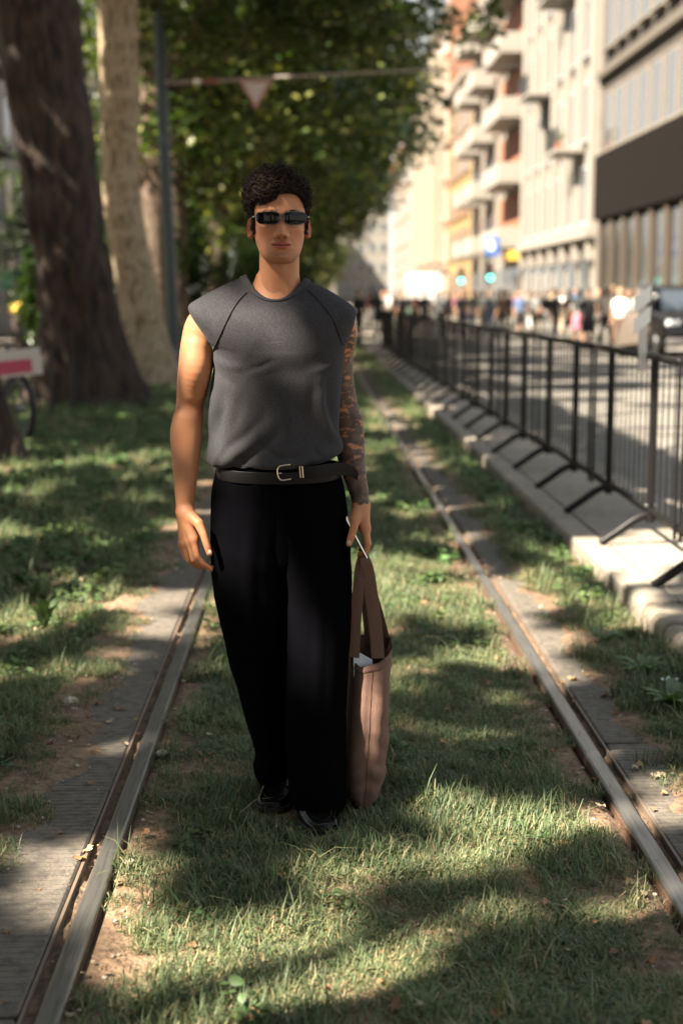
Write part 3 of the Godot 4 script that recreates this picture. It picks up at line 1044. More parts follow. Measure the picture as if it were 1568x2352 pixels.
func head_row(y: float) -> Array:
	# y is measured from the eyes; half width, front, back of the skull in metres
	var ys := [-0.121, -0.118, -0.111, -0.100, -0.084, -0.062, -0.040, -0.020, 0.0, 0.018, 0.04, 0.065, 0.088, 0.106, 0.119, 0.126]
	var ws := [0.006, 0.0265, 0.0385, 0.0475, 0.0555, 0.0620, 0.0655, 0.0680, 0.0695, 0.0705, 0.0712, 0.069, 0.061, 0.048, 0.029, 0.002]
	var fs := [0.070, 0.0815, 0.0885, 0.0915, 0.0885, 0.0895, 0.0885, 0.0865, 0.0855, 0.0905, 0.0905, 0.083, 0.068, 0.048, 0.024, -0.01]
	var bs := [0.060, 0.030, 0.005, -0.020, -0.050, -0.074, -0.088, -0.098, -0.104, -0.107, -0.108, -0.104, -0.093, -0.075, -0.05, -0.015]
	return [smooth_table(ys, ws, y), smooth_table(ys, fs, y), smooth_table(ys, bs, y)]

func face_relief(x: float, y: float) -> float:
	var ax := absf(x)
	var d := 0.0
	# nose: bridge to tip, with a sharp underside
	if y < 0.03 and y > -0.060:
		var h := smooth_table([-0.058, -0.052, -0.0480, -0.043, -0.036, -0.018, -0.003, 0.012, 0.028], [0.0, 0.007, 0.020, 0.0285, 0.0275, 0.0190, 0.0120, 0.0065, 0.0], y)
		var w := smooth_table([-0.052, -0.041, -0.018, 0.0, 0.02], [0.0120, 0.0100, 0.0072, 0.0068, 0.010], y)
		d += h * exp(-pow(ax / (w * 1.35), 2.4))
	d += 0.0100 * gauss(ax - 0.0150, 0.0050) * gauss(y + 0.0435, 0.0056)
	d -= 0.0050 * gauss(ax - 0.0205, 0.0030) * gauss(y + 0.042, 0.008)
	d -= 0.0075 * gauss(ax - 0.0072, 0.0028) * gauss(y + 0.0505, 0.0024)
	# eye sockets, brow, cheekbones
	d -= 0.0135 * gauss(ax - 0.032, 0.0150) * gauss(y + 0.001, 0.0105)
	d += 0.0042 * gauss(ax - 0.027, 0.018) * gauss(y - 0.0185, 0.0065)
	d += 0.0056 * gauss(ax - 0.047, 0.012) * gauss(y + 0.024, 0.010)
	d -= 0.0068 * gauss(ax - 0.044, 0.013) * gauss(y + 0.056, 0.017)
	d += 0.0035 * gauss(ax - 0.047, 0.012) * gauss(y + 0.094, 0.015)
	# nasolabial fold, lips, chin
	d -= 0.0016 * gauss(ax - (0.024 + (-0.05 - y) * 0.35), 0.0026) * gauss(y + 0.060, 0.011)
	var lip_w := 0.0245
	var lip := exp(-pow(ax / lip_w, 4.0))
	d += 0.0046 * gauss(y + 0.0655 + 0.0012 * gauss(ax, 0.004), 0.0034) * lip
	d += 0.0062 * gauss(y + 0.0760, 0.0046) * exp(-pow(ax / 0.0195, 3.0))
	d -= 0.0042 * gauss(y + 0.0703 + 0.0010 * gauss(ax, 0.005), 0.0016) * exp(-pow(ax / 0.0265, 6.0))
	d -= 0.0012 * gauss(ax, 0.003) * gauss(y + 0.058, 0.004)
	d -= 0.0052 * gauss(ax, 0.017) * gauss(y + 0.0880, 0.0052)
	d += 0.0060 * gauss(ax, 0.0135) * gauss(y + 0.1015, 0.0095)
	d -= 0.0008 * gauss(ax, 0.002) * gauss(y + 0.106, 0.006)
	return d

func face_colour(x: float, y: float, z: float) -> Color:
	var base := SKIN
	var ax := absf(x)
	var n2 := noise_b.get_noise_3d(x * 900, y * 900, z * 900)
	base = base.lerp(Color(0.37, 0.125, 0.066), 0.40 * gauss(ax - 0.045, 0.016) * gauss(y + 0.035, 0.016) + 0.3 * gauss(ax, 0.012) * gauss(y + 0.045, 0.012))
	if z > 0.02:
		# lips
		var top := -0.0613 - ax * 0.16 + 0.0008 * gauss(ax, 0.003)
		var low := -0.0814 + ax * ax * 14.0
		if ax < 0.0245 and y < top and y > low:
			base = Color(0.29, 0.082, 0.060) * (1.0 + 0.12 * n2)
		if ax < 0.0245 and absf(y + 0.0703) < 0.0011:
			base = Color(0.10, 0.028, 0.022)
		# nostrils are hollows
		if gauss(ax - 0.0072, 0.0024) * gauss(y + 0.0508, 0.0020) > 0.55:
			base = Color(0.06, 0.02, 0.014)
		# eyebrows
		var by := 0.0190 + 0.0035 * sin(clampf((ax - 0.012) / 0.036, 0, 1) * 2.4)
		if ax > 0.011 and ax < 0.049 and absf(y - by) < 0.0042 * (1.0 - 0.6 * clampf((ax - 0.03) / 0.02, 0, 1)):
			base = base.lerp(Color(0.018, 0.011, 0.008), clampf(0.75 + n2 * 0.9, 0.0, 1.0))
	# short stubble on jaw, chin and upper lip
	var beard := 0.0
	if y < -0.04:
		beard = clampf((-0.078 - y) / 0.02, 0.0, 1.0)
		beard = maxf(beard, gauss(ax, 0.022) * gauss(y + 0.0580, 0.0045))
		beard = maxf(beard, clampf((ax - 0.050) / 0.012, 0, 1) * clampf((-0.045 - y) / 0.02, 0, 1) * 0.8)
		if y < -0.0605 and y > -0.082 and ax < 0.025: beard = 0.0
		var grain := noise_b.get_noise_3d(x * 2600, y * 2600, z * 2600)
		base = base.lerp(Color(0.055, 0.034, 0.024), beard * clampf(0.34 + grain * 0.5, 0.0, 0.7))
	base.a = 1.0
	return base

func skin_colour(_p: Vector3) -> Color:
	return SKIN

func build_head(mb: MB, xf: Transform3D) -> void:
	var rows := 210
	var cols := 190
	var s := mb.v.size()
	for r in rows:
		var y := -0.121 + 0.247 * float(r) / (rows - 1)
		var q := head_row(y)
		var w: float = q[0]
		var f: float = q[1]
		var b: float = q[2]
		var ex := 2.25 if y > -0.04 else 2.25 - 0.25 * clampf((-0.04 - y) / 0.08, 0, 1)
		var zc := lerpf(f, b, 0.52)
		for k in cols:
			# more columns across the face
			var u := float(k) / cols
			var a := TAU * u
			a = a + 0.55 * sin(a - PI * 0.5 + PI) * 0.0 - 0.62 * sin(2.0 * (a - PI * 0.5)) * 0.35
			var cc := cos(a)
			var ss := sin(a)
			var x := w * signf(cc) * pow(absf(cc), 2.0 / ex)
			var z := zc + (f - zc if ss > 0 else zc - b) * signf(ss) * pow(absf(ss), 2.0 / ex)
			if z > 0.0:
				var g := clampf(z / 0.04, 0.0, 1.0)
				z += face_relief(x, y) * g * g * (3 - 2 * g)
			mb.col = face_colour(x, y, z)
			mb.p(xf * Vector3(x, y, z))
	mb.grid(s, rows, cols, true)
	mb.col = SKIN
	mb.cap(s, cols, xf * Vector3(0, -0.1212, 0.066), true)
	mb.cap(s + (rows - 1) * cols, cols, xf * Vector3(0, 0.1265, -0.013))
	# ears
	for side in [-1.0, 1.0]:
		var e := mb.v.size()
		var nr := 14
		var na := 36
		for layer in 2:
			for i in nr:
				var rr := float(i) / (nr - 1)
				for k in na:
					var a := TAU * k / na
					var ey := sin(a) * (0.0335 if sin(a) > 0 else 0.031) * rr
					var ez := cos(a) * (0.0185 if cos(a) < 0 else 0.0135) * rr * (1.0 + 0.16 * sin(a))
					var hgt := 0.0
					if layer == 0:
						hgt = 0.0045 * gauss(rr - 0.86, 0.09) - 0.007 * gauss(rr, 0.30) + 0.003 * gauss(rr - 0.55, 0.1) * (1.0 if cos(a) < 0.3 else 0.0)
						hgt += 0.004 * gauss(a - PI * 1.55, 0.5) * rr
					else:
						hgt = -0.005 - 0.003 * (1.0 - rr * rr)
					if rr > 0.99: hgt = -0.001
					mb.col = Color(0.36, 0.145, 0.078).lerp(Color(0.36, 0.115, 0.07), gauss(rr - 0.9, 0.15) * 0.6)
					mb.col.a = 1.0
					var local := Vector3(hgt + 0.004, ey, ez)
					# stand out from the head, rear edge further out
					var turn := Basis(Vector3.UP, -0.62)
					var q2 := turn * local
					q2 = Basis(Vector3.FORWARD, -0.10) * q2
					mb.p(xf * Vector3(side * (0.0695 + q2.x), q2.y * 0.95 - 0.020, -0.012 + q2.z))
			mb.grid(e + layer * nr * na, nr, na, true)
	# neck
	var n0 := mb.v.size()
	var nrows := 46
	var ncols := 64
	for r in nrows:
		var u := float(r) / (nrows - 1)
		var y := lerpf(-0.255, -0.055, u)
		var w := smooth_table([0.0, 0.2, 0.45, 0.75, 1.0], [0.105, 0.074, 0.0555, 0.0530, 0.0520], u)
		var dz := smooth_table([0.0, 0.25, 0.6, 1.0], [0.075, 0.062, 0.058, 0.06], u)
		var zc := lerpf(-0.028, -0.012, u)
		for k in ncols:
			var a := TAU * k / ncols
			var x := w * cos(a)
			var z := zc + dz * sin(a)
			if sin(a) > 0:
				# neck muscles run to the notch between the collarbones, throat between them
				var lx := 0.012 + 0.045 * u
				z += 0.0050 * gauss(absf(x) - lx, 0.010) * (1.0 - 0.4 * u)
				z += 0.0055 * gauss(x, 0.010) * gauss(u - 0.60, 0.10)
				z -= 0.006 * gauss(x, 0.012) * gauss(u - 0.14, 0.07)
				z += 0.004 * gauss(u - 0.10 - absf(x) * 0.5, 0.03) * clampf((absf(x) - 0.015) / 0.02, 0, 1)
			var pp := Vector3(x, y, z)
			var sc := skin_colour(pp)
			mb.col = sc
			mb.p(xf * pp)
	mb.grid(n0, nrows, ncols, true)
	mb.col = Color.WHITE

func hairline(x: float) -> float:
	return smooth_table([-0.078, -0.072, -0.060, -0.048, -0.037, -0.024, 0.0, 0.023, 0.040, 0.052, 0.062, 0.068, 0.078], [-0.012, 0.020, 0.046, 0.052, 0.052, 0.062, 0.069, 0.071, 0.066, 0.054, 0.036, 0.010, -0.012], x)

func hair_here(p: Vector3) -> bool:
	if p.z > 0.028: return p.y > hairline(p.x)
	if p.z > 0.008: return p.y > -0.034   # sideburns
	if p.z > -0.035: return p.y > 0.014   # over the ears
	return p.y > -0.055

func hair_thick(p: Vector3) -> float:
	var up := clampf((p.y - 0.0) / 0.10, 0.0, 1.0)
	var t := lerpf(0.006, 0.021, smoothstep(0.05, 0.75, up))
	if p.y < 0.02: t = lerpf(0.004, 0.008, clampf((p.y + 0.05) / 0.07, 0, 1))
	if p.z > 0.05: t *= 0.85
	if p.x < -0.02: t += 0.004 * smoothstep(-0.01, 0.05, p.y)
	if p.x > 0.03: t -= 0.004 * smoothstep(0.0, 0.05, p.y)
	return t

func build_hair(xf: Transform3D) -> MB:
	var mb := MB.new()
	# a lumpy scalp layer, then many loose curls on it
	var rows := 100
	var cols := 120
	var spots := []
	var rr := RandomNumberGenerator.new()
	rr.seed = 77
	var s := mb.v.size()
	var keep := []
	for r in rows:
		var y := -0.09 + 0.2159 * float(r) / (rows - 1)
		var q := head_row(y)
		var w: float = q[0]
		var f: float = q[1]
		var b: float = q[2]
		if y < -0.03: b = lerpf(b, -0.082, clampf((-0.03 - y) / 0.03, 0, 1)); w = maxf(w, 0.058)
		var zc := lerpf(f, b, 0.52)
		for k in cols:
			var a := TAU * k / cols
			var x := w * signf(cos(a)) * pow(absf(cos(a)), 2.0 / 2.25)
			var z := zc + (f - zc if sin(a) > 0 else zc - b) * signf(sin(a)) * pow(absf(sin(a)), 2.0 / 2.25)
			var p := Vector3(x, y, z)
			var ok := hair_here(p)
			keep.append(ok)
			var nrm := Vector3(x / (w * w + 1e-4) * 0.005, 0.0, (z - zc) / 0.009 * 0.005)
			nrm = (p - Vector3(0, 0.01, -0.01)).normalized() * Vector3(1.25, 1.0, 1.0)
			var th := hair_thick(p) * (0.62 + 0.35 * noise.get_noise_3d(x * 420, y * 420, z * 420))
			mb.col = Color(0.012, 0.0085, 0.007)
			mb.p(xf * (p + nrm * (th if ok else -0.004)))
			if ok: spots.append([p, nrm.normalized()])
	for r in rows - 1:
		for k in cols:
			var k2 := (k + 1) % cols
			if keep[r * cols + k] or keep[r * cols + k2] or keep[(r + 1) * cols + k] or keep[(r + 1) * cols + k2]:
				mb.quad(s + r * cols + k, s + r * cols + k2, s + (r + 1) * cols + k2, s + (r + 1) * cols + k)
	mb.cap(s + (rows - 1) * cols, cols, xf * Vector3(0, 0.150, -0.014))
	for i in 5200:
		var sp = spots[rr.randi() % spots.size()]
		var p: Vector3 = sp[0]
		var nrm: Vector3 = sp[1]
		if p.z < -0.05 and rr.randf() < 0.6: continue
		var th := hair_thick(p)
		var t1 := nrm.cross(Vector3(rr.randfn(), rr.randfn(), rr.randfn())).normalized()
		var t2 := nrm.cross(t1)
		var coil := rr.randf_range(0.0045, 0.0105) * clampf(th / 0.022, 0.35, 1.15)
		var start := p + nrm * (th * rr.randf_range(0.25, 0.75))
		if th > 0.015 and rr.randf() < 0.16: start += nrm * rr.randf_range(0.001, 0.008)
		var phase := rr.randf() * TAU
		var turns := rr.randf_range(0.7, 1.7)
		var along := nrm * rr.randf_range(0.15, 0.9) + t1 * rr.randf_range(-1, 1) * 0.7
		if p.z > 0.045: along += Vector3(0, -0.5, 0.45)
		along = along.normalized() * coil * rr.randf_range(0.8, 2.4)
		var path := []
		var rad := []
		var m := 9
		for j in m:
			var u := float(j) / (m - 1)
			var a := phase + u * turns * TAU
			path.append(xf * (start + along * u + t1 * (cos(a) * coil) + (t2 * 0.55 + nrm * 0.8).normalized() * (sin(a) * coil)))
			rad.append(0.0011 * (1.25 - 0.9 * absf(u - 0.4)))
		var dk := rr.randf_range(0.7, 1.5)
		mb.col = Color(0.016 * dk, 0.0105 * dk, 0.0085 * dk)
		mb.tube(path, rad, 4, false)
	# the lock that falls on the forehead
	for i in 46:
		var x0 := rr.randf_range(-0.056, -0.012)
		var p := Vector3(x0, hairline(x0) + rr.randf_range(-0.004, 0.008), 0.0)
		var q := head_row(p.y)
		p.z = q[1] * sqrt(maxf(0.0, 1.0 - pow(x0 / q[0], 2.0))) + rr.randf_range(0.003, 0.014)
		var coil := rr.randf_range(0.004, 0.009)
		var phase := rr.randf() * TAU
		var path := []
		var rad := []
		for j in 11:
			var u := j / 10.0
			var a := phase + u * TAU * 1.2
			path.append(xf * (p + Vector3(cos(a) * coil, sin(a) * coil - u * 0.004, u * 0.004)))
			rad.append(0.0012)
		mb.col = Color(0.014, 0.0095, 0.008)
		mb.tube(path, rad, 4, false)
	return mb

# closed rounded cross-sections between two side curves; knots: [left px, py, right px, py, front py, front depth, back depth, power, t]
func shell(knots: Array, each: int, cols: int, folds: Callable) -> Dictionary:
	var ch := []
	for i in 9: ch.append([])
	var us := []
	for i in knots.size():
		us.append(float(i))
		for j in 9: ch[j].append(knots[i][j])
	var rows := (knots.size() - 1) * each + 1
	var pts := PackedVector3Array()
	for r in rows:
		var u := float(r) / each
		var q := []
		for j in 9: q.append(smooth_table(us, ch[j], u))
		var L := at(q[0], q[1], q[8])
		var R := at(q[2], q[3], q[8])
		var Fy := at((q[0] + q[2]) * 0.5, q[4], q[8]).y
		for k in cols:
			var a := TAU * k / cols
			var c := cos(a)
			var s := sin(a)
			var cx := signf(c) * pow(absf(c), 2.0 / q[7])
			var sz := signf(s) * pow(absf(s), 2.0 / q[7])
			var m := (L + R) * 0.5
			var x := m.x + (R.x - L.x) * 0.5 * cx
			var ys := lerpf(L.y, R.y, (cx + 1) * 0.5)
			var y := lerpf(ys, Fy if s > 0 else lerpf(Fy, ys, 0.0), s * s)
			var z: float = -q[8] + (q[5] if s > 0 else q[6]) * sz
			pts.append(Vector3(x, y, z))
	# folds push the cloth along its own normal
	var out := PackedVector3Array()
	out.resize(pts.size())
	for r in rows:
		for k in cols:
			var a := pts[r * cols + (k + 1) % cols] - pts[r * cols + (k + cols - 1) % cols]
			var b := pts[mini(r + 1, rows - 1) * cols + k] - pts[maxi(r - 1, 0) * cols + k]
			var nn := a.cross(b).normalized()
			var p := pts[r * cols + k]
			if nn.dot(Vector3(0, 0, 1)) * (1.0 if sin(TAU * k / cols) > 0 else -1.0) < 0: nn = -nn
			out[r * cols + k] = p + nn * folds.call(p, float(r) / each, TAU * k / cols)
	return {"p": out, "rows": rows, "cols": cols}

func add_shell(mb: MB, sh: Dictionary, tint := Color.WHITE) -> void:
	var s := mb.v.size()
	mb.col = tint
	for p in sh.p: mb.p(p)
	mb.grid(s, sh.rows, sh.cols, true)

func seg_fold(p: Vector3, path: Array, amp: float, width: float) -> float:
	var best := 1e9
	var along := 0.0
	for i in path.size() - 1:
		var a: Vector2 = path[i]
		var b: Vector2 = path[i + 1]
		var ba := b - a
		var h := clampf((Vector2(p.x, p.y) - a).dot(ba) / ba.length_squared(), 0.0, 1.0)
		var d := (Vector2(p.x, p.y) - a - ba * h).length()
		if d < best:
			best = d
			along = (i + h) / (path.size() - 1)
	if best > width * 4: return 0.0
	return amp * gauss(best, width) * (sin(PI * clampf(along * 0.86 + 0.07, 0, 1)))

func px_path(pts: Array, t: float) -> Array:
	var out := []
	for q in pts:
		var w := at(q[0], q[1], t)
		out.append(Vector2(w.x, w.y))
	return out

func nearest_front(sh: Dictionary, x: float, y: float) -> Vector3:
	var best := 1e9
	var out := Vector3.ZERO
	var cols: int = sh.cols
	for r in sh.rows:
		for k in range(0, cols / 2 + 1):
			var p: Vector3 = sh.p[r * cols + k]
			var d := (p.x - x) * (p.x - x) + (p.y - y) * (p.y - y)
			if d < best:
				best = d
				out = p
	return out

func on_cloth(sh: Dictionary, pts: Array, t: float, lift: float) -> Array:
	var out := []
	for q in pts:
		var w := at(q[0], q[1], t - 0.1)
		# aim along the view so that the line lies where it is seen
		var n := nearest_front(sh, w.x, w.y)
		w = at(q[0], q[1], -n.z)
		n = nearest_front(sh, w.x, w.y)
		w = at(q[0], q[1], -n.z - lift)
		out.append(w)
	return out

func hand_left() -> Array:
	var c := []
	c += chain([[427, 1176, 4.042, 0.0215], [446, 1238, 4.012, 0.0140]])
	c += chain([[426, 1176, 4.050, 0.0215], [436, 1242, 4.032, 0.0140]])
	c += chain([[424, 1178, 4.058, 0.0205], [427, 1246, 4.052, 0.0135]])
	c += chain([[423, 1178, 4.064, 0.0185], [419, 1246, 4.070, 0.0120]])
	# index, middle, ring, little finger
	c += chain([[446, 1240, 4.010, 0.0112], [453, 1277, 3.996, 0.0094], [468, 1295, 4.000, 0.0080], [485, 1308, 4.008, 0.0064]])
	c += chain([[436, 1244, 4.032, 0.0112], [445, 1286, 4.016, 0.0094], [467, 1301, 4.024, 0.0080], [488, 1303, 4.034, 0.0066]])
	c += chain([[427, 1248, 4.052, 0.0106], [434, 1288, 4.042, 0.0090], [456, 1302, 4.052, 0.0078], [476, 1298, 4.062, 0.0064]])
	c += chain([[418, 1249, 4.070, 0.0098], [426, 1280, 4.064, 0.0082], [442, 1294, 4.074, 0.0070], [458, 1292, 4.082, 0.0058]])
	# thumb
	c += chain([[432, 1180, 4.030, 0.0185], [457, 1203, 4.000, 0.0145], [468, 1228, 3.988, 0.0112], [476, 1254, 3.982, 0.0104], [481, 1271, 3.980, 0.0086]])
	return c

func hand_right() -> Array:
	var c := []
	c += chain([[829, 1160, 4.058, 0.0215], [836, 1210, 4.035, 0.0150]])
	c += chain([[830, 1160, 4.068, 0.0215], [839, 1213, 4.055, 0.0148]])
	c += chain([[830, 1162, 4.080, 0.0200], [839, 1214, 4.077, 0.0140]])
	c += chain([[830, 1162, 4.090, 0.0180], [837, 1212, 4.097, 0.0125]])
	c += chain([[836, 1212, 4.035, 0.0112], [842, 1246, 4.026, 0.0098], [837, 1268, 4.030, 0.0086], [826, 1272, 4.036, 0.0070]])
	c += chain([[839, 1214, 4.055, 0.0112], [845, 1250, 4.050, 0.0098], [838, 1274, 4.054, 0.0086], [825, 1276, 4.058, 0.0070]])
	c += chain([[839, 1215, 4.077, 0.0106], [844, 1249, 4.075, 0.0092], [837, 1271, 4.078, 0.0082], [825, 1272, 4.080, 0.0068]])
	c += chain([[837, 1213, 4.097, 0.0098], [841, 1242, 4.098, 0.0084], [836, 1260, 4.098, 0.0074], [826, 1262, 4.098, 0.0062]])
	c += chain([[824, 1166, 4.050, 0.0185], [815, 1193, 4.022, 0.0150], [813, 1211, 4.008, 0.0118], [806, 1233, 3.998, 0.0108], [801, 1249, 3.995, 0.0086]])
	return c

func ink(p: Vector3) -> Color:
	var base := skin_colour(p)
	var wrist := at(828, 1153, 4.07).y
	var top := at(790, 775, 4.13).y
	if p.y < wrist + 0.006 * noise.get_noise_3d(p.x * 300, 0, p.z * 300): return base
	var band := noise.get_noise_3d(p.x * 170, p.y * 420, p.z * 170) + 0.6 * noise_b.get_noise_3d(p.x * 420, p.y * 620, p.z * 420)
	var edge := -0.56
	band += 0.35 * noise_b.get_noise_3d(p.x * 1300, p.y * 1500, p.z * 1300)
	edge += 0.55 * smoothstep(top - 0.05, top + 0.03, p.y)
	edge -= 0.25 * gauss(p.y - wrist, 0.06)
	# tattoo ink lies in the skin: some places black, some washed grey
	if band > edge:
		var g := clampf((band - edge) * 2.2, 0.0, 1.0)
		var wash := clampf(0.5 + noise_b.get_noise_3d(p.x * 260 + 9, p.y * 260, p.z * 260) * 1.4, 0.0, 1.0)
		return base.lerp(Color(0.030, 0.024, 0.021).lerp(Color(0.075, 0.050, 0.036), wash), g * 0.93)
	return base

func build_man() -> void:
	var man := thing("person", "man in charcoal sleeveless top and wide black trousers walking between the tram rails", "person", Vector3(-0.05, 0, -4.05))
	var keep := man.position
	man.position = Vector3.ZERO
	var off := Transform3D(Basis.IDENTITY, -keep)
	# ---- body: head, neck, arms and hands in one mesh
	var skin := mat("skin", Color.WHITE, 0.56, {"vc": true, "spec": 0.38, "sss": 0.12, "bump_tex": noise_tex(0.05, [], 512, 4, 8), "scale": 34.0, "bump": 0.018})
	var body := MB.new()
	var head_c := at(641.5, 507, 4.085)
	var hx := Transform3D(Basis(Vector3.UP, 0.075) * Basis(Vector3.RIGHT, 0.0), head_c + Vector3(0, 0, -0.005))
	hx.basis = hx.basis.scaled(Vector3(1.065, 1.0, 1.0))
	build_head(body, hx)
	# chest and shoulders under the cloth, so that the neck and the arms have something to join
	blob(body, [[at(632, 735, 4.12), at(632, 930, 4.12), 0.085, 0.085], [at(560, 735, 4.12), at(705, 740, 4.13), 0.07, 0.07], [at(632, 650, 4.125), at(632, 740, 4.12), 0.058, 0.075]], 0.05, 0.012, skin_colour)
	var arm_l := chain([[520, 745, 4.11, 0.056], [478, 748, 4.10, 0.060], [459, 790, 4.10, 0.0535], [449, 845, 4.10, 0.0490], [443, 888, 4.11, 0.0455], [437, 932, 4.115, 0.0405], [432, 977, 4.10, 0.0435], [428, 1037, 4.08, 0.0410], [426, 1097, 4.065, 0.0345], [425, 1150, 4.055, 0.0270], [425, 1174, 4.05, 0.0250]], 5)
	arm_l += chain([[452, 800, 4.075, 0.040], [450, 850, 4.065, 0.042], [446, 900, 4.085, 0.034]], 5)   # biceps
	arm_l += chain([[425, 965, 4.09, 0.034], [418, 1000, 4.085, 0.033], [420, 1060, 4.08, 0.024]], 5)   # forearm bulge
	blob(body, arm_l + hand_left(), 0.012, 0.0034, skin_colour)
	var arm_r := chain([[735, 755, 4.12, 0.056], [775, 760, 4.13, 0.056], [771, 812, 4.15, 0.050], [775, 860, 4.16, 0.046], [785, 920, 4.165, 0.043], [797, 975, 4.16, 0.0435], [803, 1030, 4.14, 0.0420], [812, 1080, 4.11, 0.035], [823, 1125, 4.09, 0.0285], [829, 1160, 4.070, 0.0240]], 5)
	arm_r += chain([[806, 965, 4.155, 0.032], [810, 1000, 4.15, 0.031], [815, 1050, 4.13, 0.024]], 5)
	blob(body, arm_r + hand_right(), 0.012, 0.0034, ink)
	# nails
	for q in [[482, 1268, 3.9715, 0.25], [801.5, 1246, 3.9865, -0.2]]:
		var c := at(q[0], q[1], q[2])
		body.col = Color(0.50, 0.33, 0.27)
		var s := body.v.size()
		for i in 5:
			for k in 14:
				var a := TAU * k / 14
				var rr := i / 4.0
				body.p(c + Basis(Vector3.BACK, q[3]) * Vector3(cos(a) * 0.0052 * rr, sin(a) * 0.0068 * rr, 0.0012 * (1 - rr * rr)))
		body.grid(s, 5, 14, true)
	for i in body.v.size(): body.v[i] = off * body.v[i]
	put("body", body.mesh(skin), man)
	# ---- hair
	var hair := build_hair(hx)
	for i in hair.v.size(): hair.v[i] = off * hair.v[i]
	put("hair", hair.mesh(mat("hair", Color.WHITE, 0.5, {"vc": true, "spec": 0.24})), man)
	build_clothes(man, off)
	man.position = keep
	build_sunglasses(hx)
	build_bag()

func cloth_mat(key: String, c: Color, weave: float, rough := 0.9, sheen := 0.25, amt := 0.16) -> StandardMaterial3D:
	var lo_ := Color(1 - amt, 1 - amt, 1 - amt)
	return mat(key, c, rough, {"vc": true, "tex": noise_tex(0.06, [[0.25, lo_], [0.75, Color.WHITE]], 512, 4, 21), "scale": Vector3(weave * 0.25, weave * 0.6, weave * 0.25), "bump_tex": noise_tex(0.18, [], 512, 2, 5), "bump": 0.05, "sheen": sheen, "spec": 0.16})

